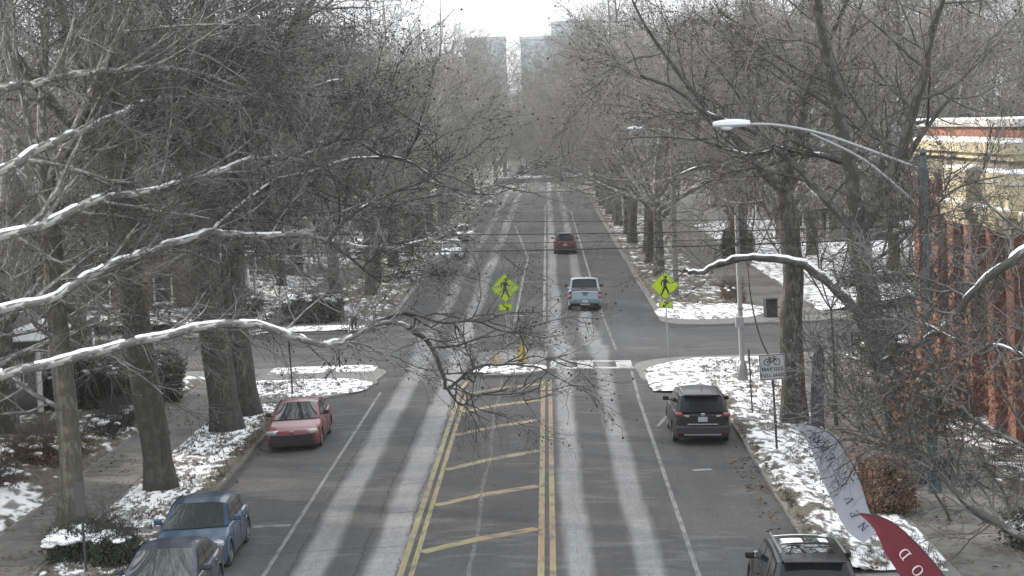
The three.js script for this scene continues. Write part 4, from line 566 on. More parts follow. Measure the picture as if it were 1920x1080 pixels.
const lineShape = (x0, y0, x1, y1, w0, w1 = w0) => { const L = Math.hypot(x1 - x0, y1 - y0), ax = -(y1 - y0) / L, ay = (x1 - x0) / L; return [[x0 + ax * w0 / 2, y0 + ay * w0 / 2], [x1 + ax * w1 / 2, y1 + ay * w1 / 2], [x1 - ax * w1 / 2, y1 - ay * w1 / 2], [x0 - ax * w0 / 2, y0 - ay * w0 / 2]]; };
function walker(z) {   // the walking figure, in metres on a 0.91 m diamond
  const S = 0.0026, P = (pts) => plate(pts.map(([x, y]) => [x * S, y * S]), 0.003, z), head = new THREE.CylinderGeometry(25 * S, 25 * S, 0.003, 18).rotateX(Math.PI / 2).translate(18 * S, 150 * S, z + 0.0015);
  return merge([head, P([[-22, 112], [8, 122], [34, 112], [38, 80], [28, 20], [26, -10], [-20, -10], [-24, 30]]), P(lineShape(-18, 105, -62, 68, 26, 20)), P(lineShape(-56, 74, -60, 10, 20, 16)), P(lineShape(26, 108, 52, 60, 26, 20)), P(lineShape(46, 66, 92, 40, 19, 15)), P(lineShape(-2, 0, -28, -70, 40, 30)), P(lineShape(-24, -62, -66, -150, 30, 24)), P(lineShape(8, 0, 38, -74, 40, 30)), P(lineShape(36, -64, 66, -150, 30, 24))]);
}
function crossingSign(foot, label, dir, tilt) {
  const b = G(...foot), t = thing('crossing_sign', label, 'sign', [b.x, b.y, b.z], 0, undefined); t.rotation.z = tilt;
  part('post', merge([box(0.055, 4.0, 0.055, 0, 2.0, 0, 0.01)]), M.galv, t);
  const D = 0.645, dia = roundPoly([[0, -D], [D, 0], [0, D], [-D, 0]], 0.06), g = new THREE.Group(); const pl = part('sign_plate', plate(dia, 0.004, 0.032).translate(0, 3.35, 0), M.sign, t);
  part('border', ring(roundPoly([[0, -D * 0.965], [D * 0.965, 0], [0, D * 0.965], [-D * 0.965, 0]], 0.055), roundPoly([[0, -D * 0.93], [D * 0.93, 0], [0, D * 0.93], [-D * 0.93, 0]], 0.05), 0.002, 0.037).translate(0, 3.35, 0), M.signBlack, pl); part('walking_figure', walker(0.037).translate(0, 3.33, 0), M.signBlack, pl);
  const ap = part('arrow_plate', plate(roundPoly([[-0.305, -0.15], [0.305, -0.15], [0.305, 0.15], [-0.305, 0.15]], 0.03), 0.004, 0.032).translate(0, 2.52, 0), M.sign, t);
  part('arrow', merge([plate(lineShape(-dir * 0.12, 0.10, dir * 0.06, -0.04, 0.05), 0.003, 0.037), plate([[dir * 0.14, -0.11], [dir * 0.13, 0.02], [dir * 0.0, -0.10]], 0.003, 0.037)]).translate(0, 2.52, 0), M.signBlack, ap);
  part('border', ring(roundPoly([[-0.295, -0.14], [0.295, -0.14], [0.295, 0.14], [-0.295, 0.14]], 0.03), roundPoly([[-0.28, -0.125], [0.28, -0.125], [0.28, 0.125], [-0.28, 0.125]], 0.025), 0.002, 0.037).translate(0, 2.52, 0), M.signBlack, ap);
  const base = part('post_base', cyl(0.09, 0.11, 0.06, 10), M.galv, t); return t;
}
crossingSign([953, 684], 'yellow green pedestrian crossing diamond on the snowy median island', 1, 0.006); crossingSign([1254, 678], 'yellow green pedestrian crossing diamond on the snowy corner by the crosswalk', -1, 0.02);
{   // bicycle lane-use sign
  const b = G(1457, 848, SIDE), t = thing('bicycle_sign', 'white square sign with a bicycle symbol and black lettering on the snowy verge', 'sign', [b.x, b.y, b.z], 0); t.rotation.z = 0.03;
  part('post', box(0.07, 3.05, 0.05, 0, 1.5, 0, 0.01), M.postDark, t); const p = part('sign_plate', plate(roundPoly([[-0.40, -0.40], [0.40, -0.40], [0.40, 0.40], [-0.40, 0.40]], 0.04), 0.004, 0.03).translate(0, 2.68, 0), M.signWhite, t), z = 0.035, y = 2.68;
  part('border', ring(roundPoly([[-0.385, -0.385], [0.385, -0.385], [0.385, 0.385], [-0.385, 0.385]], 0.035), roundPoly([[-0.368, -0.368], [0.368, -0.368], [0.368, 0.368], [-0.368, 0.368]], 0.03), 0.002, z).translate(0, y, 0), M.signBlack, p);
  const wheel = (x) => new THREE.TorusGeometry(0.095, 0.013, 4, 22).scale(1, 1, 0.12).translate(x, 0.16, z + 0.003), ln = (a, b2, c, d, w = 0.022) => plate(lineShape(a, b2, c, d, w), 0.003, z + 0.001);
  part('bicycle_symbol', merge([wheel(-0.15), wheel(0.15), ln(-0.15, 0.16, -0.07, 0.27), ln(-0.07, 0.27, 0.09, 0.27), ln(-0.07, 0.27, -0.01, 0.15), ln(-0.15, 0.16, -0.01, 0.15), ln(-0.01, 0.15, 0.09, 0.27), ln(0.15, 0.16, 0.08, 0.32), ln(0.03, 0.33, 0.10, 0.33), ln(-0.12, 0.31, -0.03, 0.31), ln(-0.07, 0.27, -0.08, 0.31)]).translate(0, y, 0), M.signBlack, p);
  part('lettering', merge([text('MAY USE', 0.115).translate(0, y - 0.06, z), text('FULL LANE', 0.105).translate(0, y - 0.25, z)]), M.signBlack, p);
}
{   // slim posts
  const b = G(1411, 778, SIDE), t = thing('parking_sign', 'small sign seen edge on, on a slim dark post beside the suv', 'sign', [b.x, b.y, b.z]); t.rotation.z = 0.03; part('post', box(0.05, 2.35, 0.04, 0, 1.15, 0, 0.008), M.postDark, t); const pl = part('sign_plate', box(0.004, 0.45, 0.3, -0.03, 2.1, 0), M.signBack, t); 
  const c = G(549, 742, SIDE), u = thing('sign_post', 'slim dark post standing in the snowy corner behind the red sedan', 'post', [c.x, c.y, c.z]); u.rotation.z = 0.02; part('post', box(0.06, 2.2, 0.05, 0, 1.08, 0, 0.008), M.postDark, u); part('sign_plate', box(0.005, 0.4, 0.3, -0.034, 1.9, 0), M.signBack, u);
  const e = G(637, 692, SIDE), w = thing('sign_post', 'short thin post at the edge of the snowy corner path', 'post', [e.x, e.y, e.z]); part('post', box(0.05, 0.9, 0.05, 0, 0.43, 0, 0.008), M.postDark, w); part('cap', box(0.07, 0.04, 0.07, 0, 0.9, 0, 0.01), M.postDark, w);
  const f = PT(163, 1086, -45.6), s = thing('parking_sign', 'narrow grey sign on a dark post beside the snowy shrub, seen from its back', 'sign', [f.x, SIDE, -45.6]); s.rotation.z = 0.02; part('post', box(0.06, 2.3, 0.05, 0, 1.13, 0, 0.01), M.postDark, s); part('sign_plate', box(0.24, 0.85, 0.006, -0.02, 1.86, 0.03), M.signBack, s);
}
function cobra(t, head, from, bow, lampLen, mat) {   // arm from the pole to the head, then the cobra head; local points
  part('arm', tubeGeo(smooth([from, ...bow, head], 5), 0.042, 8), mat, t); const dir = head.x < from.x ? -1 : 1;
  const m = new MB(), n = 10; for (let k = 0; k <= n; k++) { const u = k / n, w = 0.17 * Math.sin(Math.PI * (0.16 + 0.8 * u)) ** 0.6, h = 0.15 * Math.sin(Math.PI * (0.14 + 0.76 * u)) ** 0.5; for (let j = 0; j <= 12; j++) { const a = j / 12 * 6.2832; m.v(head.x + dir * lampLen * u, head.y + 0.01 + Math.sin(a) * h * (Math.sin(a) > 0 ? 1 : 0.55), head.z + Math.cos(a) * w); } } for (let k = 0; k < n; k++) for (let j = 0; j < 12; j++) { const a = k * 13 + j; m.quad(a, a + 1, a + 14, a + 13); }
  const h = part('lamp_head', m.geo(), M.lampGrey, t); const lens = new THREE.SphereGeometry(0.13, 14, 8, 0, 6.2832, Math.PI / 2, Math.PI / 2); lens.scale(1.5, 0.8, 1); part('lens', lens.translate(head.x + dir * lampLen * 0.62, head.y - 0.04, head.z), M.lens, h); part('photocell', cyl(0.04, 0.045, 0.06, 10, head.x + dir * lampLen * 0.4, head.y + 0.1, head.z), M.galv, h);
}
M.lampGrey = std(0.50, 0.54, 0.58, 0.45); M.lens = phy(0.72, 0.74, 0.75, 0.1, { clearcoat: 1 });
const LAMP = PT(1752, 900, -52); LAMP.y = SIDE;
{   // street lamp on the right footway
  const b = LAMP, z = b.z, t = thing('street_lamp', 'blue green lamp post by the brick building with a long arm and grey head', 'street lamp', [b.x, b.y, b.z]), L = (px, py) => PT(px, py, z).sub(b), tp = L(1731, 292);
  part('pole', tubeGeo([V(0, 0, 0), V(tp.x * 0.5, tp.y * 0.5, 0), V(tp.x, tp.y, 0)], [0.125, 0.105, 0.085], 14), M.postGreen, t); part('finial', new THREE.SphereGeometry(0.10, 14, 10).translate(tp.x, tp.y + 0.1, 0), M.postGreen, t); part('collar', cyl(0.14, 0.14, 0.3, 14, tp.x, tp.y - 0.62, 0), M.postGreen, t); part('base', cyl(0.16, 0.2, 0.9, 14), M.postGreen, t);
  cobra(t, L(1406, 233), L(1728, 318), [L(1640, 285), L(1530, 248), L(1450, 234)], 1.0, M.galv); part('brace', tubeGeo(smooth([L(1722, 385), L(1620, 300), L(1520, 250)], 5), 0.036, 8), M.galv, t);
}
{   // lamp on a wooden pole beyond the crossing
  const b = G(1268, 556, SIDE), z = b.z, t = thing('street_lamp', 'small grey lamp on a tall weathered wooden pole past the crossing', 'street lamp', [b.x, b.y, b.z]), L = (px, py) => PT(px, py, z).sub(b), tp = L(1258, 215);
  part('pole', tubeGeo([V(0, 0, 0), V(tp.x, tp.y, 0)], [0.17, 0.12], 12), std(0.14, 0.135, 0.125, 0.9), t); cobra(t, L(1210, 241), L(1259, 250), [L(1240, 243)], 1.05, M.galv); part('cross_arm', box(1.6, 0.1, 0.1, tp.x, tp.y - 0.5, 0, 0.02), std(0.14, 0.135, 0.125, 0.9), t);
}
{   // slim traffic pole on the near corner
  const b = G(1393, 716, SIDE), z = b.z, t = thing('utility_pole', 'slim grey utility pole with a flared metal base on the snowy corner', 'pole', [b.x, b.y, b.z]), L = (px, py) => PT(px, py, z).sub(b), tp = L(1380, 385);
  part('pole', tubeGeo([V(0, 0, 0), tp], [0.11, 0.08], 12), M.galv, t); part('base', tubeGeo([V(0, 0, 0), V(0, 0.5, 0), V(0, 0.85, 0)], [0.22, 0.20, 0.12], 10), M.steel, t); part('finial', new THREE.SphereGeometry(0.085, 12, 8).translate(tp.x, tp.y, 0), M.galv, t); part('control_box', box(0.32, 0.42, 0.2, L(1386, 603).x, L(1386, 603).y, 0.12, 0.03), M.galv, t); part('band', cyl(0.12, 0.12, 0.08, 12, L(1388, 580).x, L(1388, 580).y, 0), M.steel, t);
}
for (const [px, py, h, label] of [[979, 678, 1.05, 'worn yellow delineator post on the median island, the taller one'], [984, 682, 0.95, 'worn yellow delineator post on the median island, leaning, beside the taller one'], [930, 686, 0.6, 'short yellow delineator post at the far edge of the median island'], [973, 683, 0.8, 'stubby yellow delineator post next to the crossing sign on the island']]) { const b = G(px, py, 0.11), t = thing('delineator_post', label, 'post', [b.x, b.y, b.z], px); t.rotation.z = (hash2(px, 3) - 0.5) * 0.12; part('post', cyl(0.055, 0.06, h, 12), M.yellowPost, t); part('base', cyl(0.13, 0.15, 0.05, 14), M.black, t); part('band', cyl(0.058, 0.058, 0.09, 12, 0, h * 0.72, 0), M.signWhite, t); part('cap', new THREE.SphereGeometry(0.055, 12, 6).translate(0, h, 0), M.yellowPost, t); }
// overhead cables across the street, tied to the lamp post on the right and to a pole behind the left trees
{
  const lp = LAMP, left = V(-21.5, SIDE, -66), t = thing('utility_pole', 'brown wooden utility pole behind the trees on the hedge side, carrying the cables', 'pole', [left.x, left.y, left.z]); part('pole', tubeGeo([V(0, 0, 0), V(0, 9.5, 0)], [0.17, 0.12], 12), std(0.12, 0.11, 0.1, 0.9), t); part('cross_arm', box(1.5, 0.1, 0.1, 0, 9.0, 0, 0.02), std(0.12, 0.11, 0.1, 0.9), t);
  for (const [yl, yr, y0, r, label] of [[441, 437, 0, 0.016, 'dark overhead cable across the street, second from the top'], [473, 465, 0, 0.019, 'lowest and thickest dark overhead cable across the street'], [457, 453, 0, 0.010, 'thin overhead cable between two thicker ones'], [416, 415, 0, 0.010, 'thin topmost overhead cable across the street']]) {
    const a = PT(790, yl, -58.2), c = PT(1210, yr, -55), dx = c.x - a.x, at = (x) => lerp(a.y, c.y, (x - a.x) / dx), sag = (x) => 0.0012 * (x - 0) * (x - 0), x0 = left.x + 0.1, x1 = lp.x - 0.75, pts = Array.from({ length: 25 }, (_, k) => { const x = lerp(x0, x1, k / 24); return V(x, at(x) + sag(x), lerp(-66, lp.z, k / 24)); });
    const g = tubeGeo(pts, r, 5), m = shadows(new THREE.Mesh(g, M.black)); m.name = numbered('overhead_cable'); m.userData = { label, category: 'cable' }; scene.add(m);
  }
}
// feather flags: a bowed pole with a sleeve-mounted banner
function feather(label, foot, prof, mat, letters, size, letterMat, az, extra) {   // prof: [[x, y of pole], width] local metres going up
  const t = thing('feather_flag', label, 'flag', foot, az); const pole = prof.map(([x, y]) => V(x, y, 0)); part('pole', tubeGeo(smooth(pole, 3), taper((pole.length - 1) * 3 + 1, 0.022, 0.008), 6), M.postDark, t);
  const m = new MB(), P = smooth(prof.filter((q) => q[2] !== undefined).map(([x, y]) => V(x, y, 0)), 4), wl = prof.filter((q) => q[2] !== undefined).map((q) => q[2]), n = P.length - 1; const wAt = (u) => { const f = u * (wl.length - 1), k = Math.min(wl.length - 2, Math.floor(f)); return lerp(wl[k], wl[k + 1], f - k); };
  const surf = (u, v, off = 0) => { const f = u * n, k = Math.min(n - 1, Math.floor(f)), p = P[k].clone().lerp(P[k + 1], f - k), d = P[Math.min(n, k + 1)].clone().sub(P[Math.max(0, k)]).normalize(), s = V(-d.y, d.x, 0).multiplyScalar(extra?.flip ? -1 : 1); return p.addScaledVector(s, v * wAt(u)).add(V(0, 0, 0.02 * Math.sin(v * 5 + u * 3) * v + 0.008 * Math.sin(u * 13 + v * 3) * v + off)); };
  for (const off of [0.004, -0.004]) { const b = m.n; for (let i = 0; i <= 30; i++) for (let j = 0; j <= 10; j++) { const p = surf(i / 30, j / 10, off); m.v(p.x, p.y, p.z); } for (let i = 0; i < 30; i++) for (let j = 0; j < 10; j++) { const a = b + i * 11 + j; off > 0 ? m.quad(a, a + 1, a + 12, a + 11) : m.quad(a + 11, a + 12, a + 1, a); } }
  part('banner', m.geo(), mat, t); [...letters].forEach(([ch, u]) => { const p = surf(u, 0.5, 0.03), q = surf(u + 0.02, 0.5, 0.03), d = q.clone().sub(p), g = text(ch, size, serif, 0.004); g.rotateZ(Math.atan2(d.y, d.x)); part('lettering', g.translate(p.x, p.y, p.z), letterMat, t); }); return t;
}
{
  const cloth = (r, g, b) => new THREE.MeshStandardMaterial({ color: lin(r, g, b), roughness: 0.85, side: THREE.DoubleSide });
  // white banner: leans towards the street; pole edge runs down its right hand side
  const zf = -45.5, b1 = PT(1668, 1000, zf); b1.y = SIDE; const L1 = (px, py) => { const p = PT(px, py, zf).sub(b1); return p; };
  const outline = [[1668, 1010], [1655, 985], [1632, 960], [1618, 915], [1598, 870], [1572, 828], [1545, 806], [1515, 796], [1482, 794]].map(([x, y]) => L1(x, y)), widths = [undefined, 0.62, 0.72, 0.80, 0.82, 0.72, 0.58, 0.36, 0.03];
  feather('pale lavender feather flag with grey serif letters leaning over the snowy verge', [b1.x, b1.y, b1.z], [[0, 0, undefined], ...outline.map((p, k) => [p.x, p.y, widths[k]])].filter((q, k) => k !== 1), cloth(0.42, 0.44, 0.51), [['N', 0.10], ['E', 0.17], ['V', 0.24], ['C', 0.36], ['E', 0.52], ['P', 0.60], ['O', 0.67], ['W', 0.76]], 0.20, std(0.07, 0.075, 0.095, 0.8), 0);
  const zr = -38.5, b2 = PT(1792, 1180, zr); b2.y = SIDE; const L2 = (px, py) => PT(px, py, zr).sub(b2);
  const o2 = [[1798, 1120], [1772, 1082], [1738, 1040], [1702, 1003], [1674, 980], [1645, 967], [1612, 962]].map(([x, y]) => L2(x, y)), w2 = [0.74, 0.74, 0.70, 0.60, 0.47, 0.28, 0.03];
  feather('dark red feather flag with pale serif letters, beside the black suv with roof rails', [b2.x, b2.y, b2.z], [[0, 0, undefined], ...o2.map((p, k) => [p.x, p.y, w2[k]])], cloth(0.13, 0.016, 0.026), [['O', 0.30], ['D', 0.43]], 0.22, std(0.62, 0.55, 0.56, 0.8), 0);
  const z3 = -63, b3 = PT(1546, 812, z3); b3.y = SIDE; const L3 = (px, py) => PT(px, py, z3).sub(b3);
  const o3 = [[1545, 800], [1544, 760], [1545, 710], [1545, 670], [1541, 652], [1533, 647]].map(([x, y]) => L3(x, y)), w3 = [0.42, 0.42, 0.42, 0.38, 0.26, 0.03];
  feather('upright dark purple feather flag beside the thick trunk', [b3.x, b3.y, b3.z], [[0, 0, undefined], ...o3.map((p, k) => [p.x, p.y, w3[k]])], cloth(0.055, 0.05, 0.085), [], 0.2, M.white, 0);
}
{   // small yard sign and litter bin
  const b = G(1610, 668, SIDE), t = thing('yard_sign', 'small dark yard sign with white strokes beside the leaning tree', 'sign', [b.x, b.y, b.z]); part('plate', box(0.62, 0.55, 0.03, 0, 0.75, 0, 0.01), M.postDark, t); part('leg', box(0.03, 0.6, 0.03, -0.24, 0.25, 0), M.postDark, t); part('leg', box(0.03, 0.6, 0.03, 0.24, 0.25, 0), M.postDark, t); part('lettering', merge([text('NV', 0.24).translate(0, 0.86, 0.016), box(0.36, 0.035, 0.006, 0.03, 0.64, 0.018)]), M.signWhite, t);
  const c = G(1445, 594, SIDE), u = thing('litter_bin', 'square dark litter bin on the snow beyond the crossing street', 'bin', [c.x, c.y, c.z], 0.15); part('body', box(0.62, 0.85, 0.62, 0, 0.43, 0, 0.05), M.plastic, u); part('lid', box(0.68, 0.12, 0.68, 0, 0.92, 0, 0.05), M.black, u); part('slot', box(0.4, 0.1, 0.02, 0, 0.74, 0.32, 0.01), M.black, u);
}

// ------------------------------------------------------------------ buildings
const wallTex = (s, base, courses, amp = 0.25) => dataTex(256, 256, (i, j) => { const n = tile((x, y) => fbm(x / 30 + s, y / 30, 4), i, j, 256, 256), f = hash2(Math.floor(i / 7 + (Math.floor(j / 4) % 2) * 3), Math.floor(j / 4) + s * 57), m = courses && j % 4 === 0 ? 0.82 : 1; return base.map((c) => c * m * (1 + amp * (n - 0.5) * 1.4 + (courses ? amp * (f - 0.5) : 0))); });
const wallMat = (s, base, courses, rough = 0.92, amp) => new THREE.MeshStandardMaterial({ map: wallTex(s, base, courses, amp), roughness: rough });
const metre = (g, s = 2.2) => { const p = g.attributes.position, n = g.attributes.normal, u = g.attributes.uv; for (let i = 0; i < p.count; i++) { const ax = Math.abs(n.getX(i)), ay = Math.abs(n.getY(i)), az = Math.abs(n.getZ(i)); u.setXY(i, (ax > ay && ax > az ? p.getZ(i) : p.getX(i)) / s, (ay > ax && ay > az ? p.getZ(i) : p.getY(i)) / s); } return g; };
const BR = { taupe: wallMat(12, [0.20, 0.18, 0.14], false, 0.9, 0.15), brick: wallMat(1, [0.21, 0.088, 0.058], true), brickDark: wallMat(2, [0.075, 0.036, 0.032], true), cream: wallMat(3, [0.44, 0.39, 0.265], false, 0.9, 0.2), slate: wallMat(4, [0.24, 0.27, 0.33], false, 0.8, 0.1), grey: wallMat(5, [0.16, 0.155, 0.145], true), olive: wallMat(6, [0.15, 0.14, 0.10], true), pale: wallMat(7, [0.42, 0.42, 0.40], false, 0.9, 0.2), brown: wallMat(8, [0.12, 0.085, 0.065], true), roof: wallMat(9, [0.07, 0.07, 0.072], true) };
const pane = phy(0.018, 0.022, 0.025, 0.08, { clearcoat: 1 });
function windowPart(parent, x, y, z, w, h, face, frameMat = M.white) {   // face: 'x+','x-','z+'
  const turn = { 'z+': 0, 'x+': Math.PI / 2, 'x-': -Math.PI / 2, 'z-': Math.PI }[face], place = (g) => { g.rotateY(turn); g.translate(x, y, z); return g; };
  const t = 0.09, d = 0.09, f = part('window', place(merge([box(w + 2 * t, t, d, 0, h / 2 + t / 2, 0.02), box(w + 2 * t, t, d, 0, -h / 2 - t / 2, 0.02), box(t, h, d, -w / 2 - t / 2, 0, 0.02), box(t, h, d, w / 2 + t / 2, 0, 0.02), box(w, 0.05, 0.05, 0, 0, 0.02)])), frameMat, parent);
  part('pane', place(box(w, h, 0.02, 0, 0, 0.006)), pane, f); part('sill', place(box(w + 0.3, 0.08, 0.2, 0, -h / 2 - t - 0.04, 0.09)), frameMat, f);
}
{   // brick building on the right: a tall block at the corner, then a lower range with two capped piers, street front at x = XF
  const XF = 14.9, z1 = -77.5, t = thing('brick_building', 'orange brick building with cream cornices, pilasters and snow topped stepped caps beside the footway', 'building', [XF, SIDE, z1]), rel = (x, y, z) => [x - XF, y, z - z1], B = (nm, x0, x1, ya, yb, za, zb, mat, par = t, r = 0) => part(nm, metre(box(Math.abs(x1 - x0), yb - ya, Math.abs(zb - za), ...rel((x0 + x1) / 2, (ya + yb) / 2, (za + zb) / 2), r)), mat, par);
  B('wall', XF + 0.35, 30, 0, 8.5, -61.2, z1 + 0.3, BR.brickDark);
  const c1 = B('cornice', XF - 0.6, 30, 8.95, 9.28, -60.4, z1 - 0.65, BR.cream); B('cornice_step', XF - 0.3, 30, 8.72, 8.95, -60.6, z1 - 0.35, BR.cream, c1); B('frieze', XF + 0.05, 30, 8.0, 8.72, -60.9, z1 + 0.05, BR.taupe); B('snow', XF - 0.6, XF + 0.1, 9.28, 9.36, -60.4, z1 - 0.65, M.snow, c1, 0.03);
  const par = B('parapet', XF + 0.1, 30, 9.28, 9.8, -60.8, z1 + 0.05, BR.brick); B('string_course', XF - 0.02, XF + 0.1, 9.36, 9.44, -60.7, z1, BR.pale, par); B('coping', XF - 0.15, 30, 9.8, 10.02, -60.6, z1 - 0.25, BR.pale, par); B('snow', XF - 0.15, XF + 0.6, 10.02, 10.1, -60.6, z1 - 0.25, M.snow, par, 0.03);
  const zp = [-77.3, -73.7, -70.3];
  zp.forEach((z, k) => { B('pilaster', XF - 0.2, XF + 0.4, 0, 8.0, z + 0.55, z - 0.55, BR.brick); B('capital', XF - 0.25, XF + 0.4, 7.8, 8.0, z + 0.6, z - 0.6, BR.cream); if (k < zp.length - 1) for (const [y, h] of [[5.9, 2.2], [2.2, 2.4]]) windowPart(t, ...rel(XF + 0.345, y, z + 1.8), 1.5, h, 'x-', BR.cream); });
  // lower range with capped piers
  B('wall', XF + 0.32, 30, 0, 6.9, -50, -61.3, BR.brickDark); B('roof', XF + 0.4, 30, 6.9, 7.0, -50, -61.3, M.snow);
  for (const zc of [-67.2, -61.2, -55.2]) {
    for (const dz of [-0.95, 1.75]) B('pilaster', XF - 0.75, XF + 0.3, 0, 6.5, zc + dz + 0.5, zc + dz - 0.5, BR.brick);
    B('panel', XF - 0.5, XF + 0.2, 3.9, 6.5, zc + 1.15, zc + 0.35, BR.cream); B('pier_wall', XF - 0.22, XF + 0.31, 0, 6.5, zc + 1.9, zc - 1.3, BR.brickDark);
    for (const y of [5.2, 2.0]) windowPart(t, ...rel(XF - 0.225, y, zc - 0.05), 0.5, 2.0, 'x-', BR.grey);
    const cap = B('cap', XF - 0.85, XF + 0.28, 7.25, 8.35, zc + 2.15, zc - 1.6, BR.cream, t, 0.03); B('cap_ledge', XF - 1.05, XF + 0.34, 7.02, 7.25, zc + 2.45, zc - 1.9, BR.cream, cap, 0.02); B('corbel', XF - 0.92, XF + 0.32, 6.72, 7.02, zc + 2.3, zc - 1.75, BR.cream, cap, 0.02); B('corbel', XF - 0.8, XF + 0.31, 6.5, 6.72, zc + 2.22, zc - 1.66, BR.cream, cap, 0.02); B('cap_band', XF - 0.9, XF + 0.31, 8.02, 8.12, zc + 2.2, zc - 1.65, BR.pale, cap); B('snow', XF - 0.83, XF + 0.26, 8.35, 8.47, zc + 2.13, zc - 1.58, M.snow, cap, 0.05); B('snow', XF - 1.03, XF - 0.86, 7.25, 7.32, zc + 2.4, zc - 1.85, M.snow, cap, 0.02);
  }
  for (const z of [-64.0, -58.0]) { B('parapet', XF + 0.0, XF + 0.34, 6.5, 7.6, z + 0.7, z - 0.7, BR.taupe); B('snow', XF - 0.02, XF + 0.36, 7.6, 7.68, z + 0.7, z - 0.7, M.snow, t, 0.02); }
  const bl = thing('roof_screen', 'flat blue grey screen wall rising behind the snow topped caps', 'wall', [15.3, SIDE + 6.95, -59.4]); part('slab', metre(box(1.0, 3.3, 0.35, 0, 1.65, 0)), BR.slate, bl); part('coping', box(1.15, 0.12, 0.5, 0, 3.35, 0), BR.pale, bl); part('red_panel', box(0.5, 1.1, 0.12, 0.62, 2.4, 0.3), std(0.45, 0.04, 0.05, 0.6), bl);
}
function house(name, label, x0, x1, z0, z1, h, wall, o = {}) {   // street side faces x = xs; z0 nearer the camera
  const t = thing(name, label, 'house', [(x0 + x1) / 2, SIDE, (z0 + z1) / 2]), cx = (x0 + x1) / 2, cz = (z0 + z1) / 2, w = Math.abs(x1 - x0), d = Math.abs(z0 - z1), face = o.face ?? 'x+', sx = face === 'x+' ? w / 2 : -w / 2, ph = o.pitch ?? 3.2;
  part('wall', metre(box(w, h, d, 0, h / 2 - 0.2, 0)), wall, t);
  const m = (over, y) => { const s = shapeOf([[-d / 2 - over, y - over * 0.7], [0, y + ph + 0.1], [d / 2 + over, y - over * 0.7], [d / 2 + over - 0.25, y - over * 0.7], [0, y + ph - 0.18], [-d / 2 - over + 0.25, y - over * 0.7]]), g = new THREE.ExtrudeGeometry(s, { depth: w + 2 * over, bevelEnabled: false }); g.translate(0, 0, -w / 2 - over); g.rotateY(Math.PI / 2); return g; };
  const gable = plate([[-d / 2, h - 0.2], [d / 2, h - 0.2], [0, h + ph - 0.35]], w - 0.02, -w / 2 + 0.01); gable.rotateY(Math.PI / 2); part('gable', metre(gable), wall, t);
  const roof = part('roof', metre(m(0.45, h - 0.2)), o.roof ?? BR.roof, t); if (o.snow !== false) { const s = m(0.40, h - 0.2); s.scale(0.99, 1, 0.97); part('roof_snow', s.translate(0, 0.09, 0), M.snow, roof); }
  part('chimney', metre(box(0.7, 2.0, 0.7, -w * 0.2, h + ph - 0.2, d * 0.12)), BR.brown, roof);
  for (let k = 0; k < (o.nx ?? 3); k++) for (let f = 0; f < 2; f++) windowPart(t, sx, 1.7 + f * 3.0, -d / 2 + d * (k + 0.5) / (o.nx ?? 3), 0.95, 1.55, face);
  for (let k = 0; k < (o.nz ?? 3); k++) for (let f = 0; f < 2; f++) windowPart(t, -w / 2 + w * (k + 0.5) / (o.nz ?? 3), 1.7 + f * 3.0, d / 2, 0.95, 1.55, 'z+');
  const s = Math.sign(sx); if (o.porch !== false) { const pr = part('porch_roof', metre(box(2.2, 0.22, d * 0.8, sx + s * 1.1, 2.95, 0)), o.roof ?? BR.roof, t); part('porch_snow', box(2.1, 0.08, d * 0.78, sx + s * 1.1, 3.1, 0, 0.03), M.snow, pr); part('porch_floor', box(2.2, 0.4, d * 0.8, sx + s * 1.1, 0.15, 0), BR.grey, t); for (let k = 0; k < 4; k++) part('column', cyl(0.1, 0.12, 2.5, 10, sx + s * 2.0, 0.35, -d * 0.36 + d * 0.72 * k / 3), M.white, t); }
  const dr = part('door', box(0.08, 2.1, 1.0, sx + s * 0.03, 1.3, -d * 0.02 + (o.nx === 2 ? 0 : d / 6)), std(0.03, 0.03, 0.03, 0.5), t); part('handle', new THREE.SphereGeometry(0.04, 8, 6).translate(sx + s * 0.09, 1.25, d / 6 + 0.38), M.chrome, dr);
  return t;
}
house('house', 'dim grey brick house with a porch behind the dark hedges', -34, -21.5, -70, -82, 6.2, BR.grey);
house('house', 'olive brick house behind the slim tree, farther back from the street', -33, -22.5, -50, -63, 6.4, BR.olive);
house('house', 'brown brick house on the far corner behind the standing person', -32, -21, -112, -124, 6.4, BR.brown);
for (const [z, w, l] of [[-138, BR.grey, 'grey brick house behind the parked snow covered cars'], [-164, BR.olive, 'olive brick house farther along the avenue on the parked cars side'], [-196, BR.brown, 'farthest brown brick house on the parked cars side']]) house('house', l, -31, -20, z, z - 12, 6.5, w);
house('house', 'grey house with a white porch and red wreath colours beyond the snowy lawn', 22, 33, -150, -163, 6.4, BR.grey, { face: 'x-' });
house('house', 'olive brick house set back beyond the litter bin lawn', 25, 36, -118, -131, 6.6, BR.olive, { face: 'x-' });
house('house', 'brown brick house far down the avenue beyond the snowy lawns', 22, 33, -184, -197, 6.5, BR.brown, { face: 'x-' });
house('house', 'farthest grey brick house on the brick building side of the avenue', 21, 32, -226, -239, 6.5, BR.grey, { face: 'x-' });
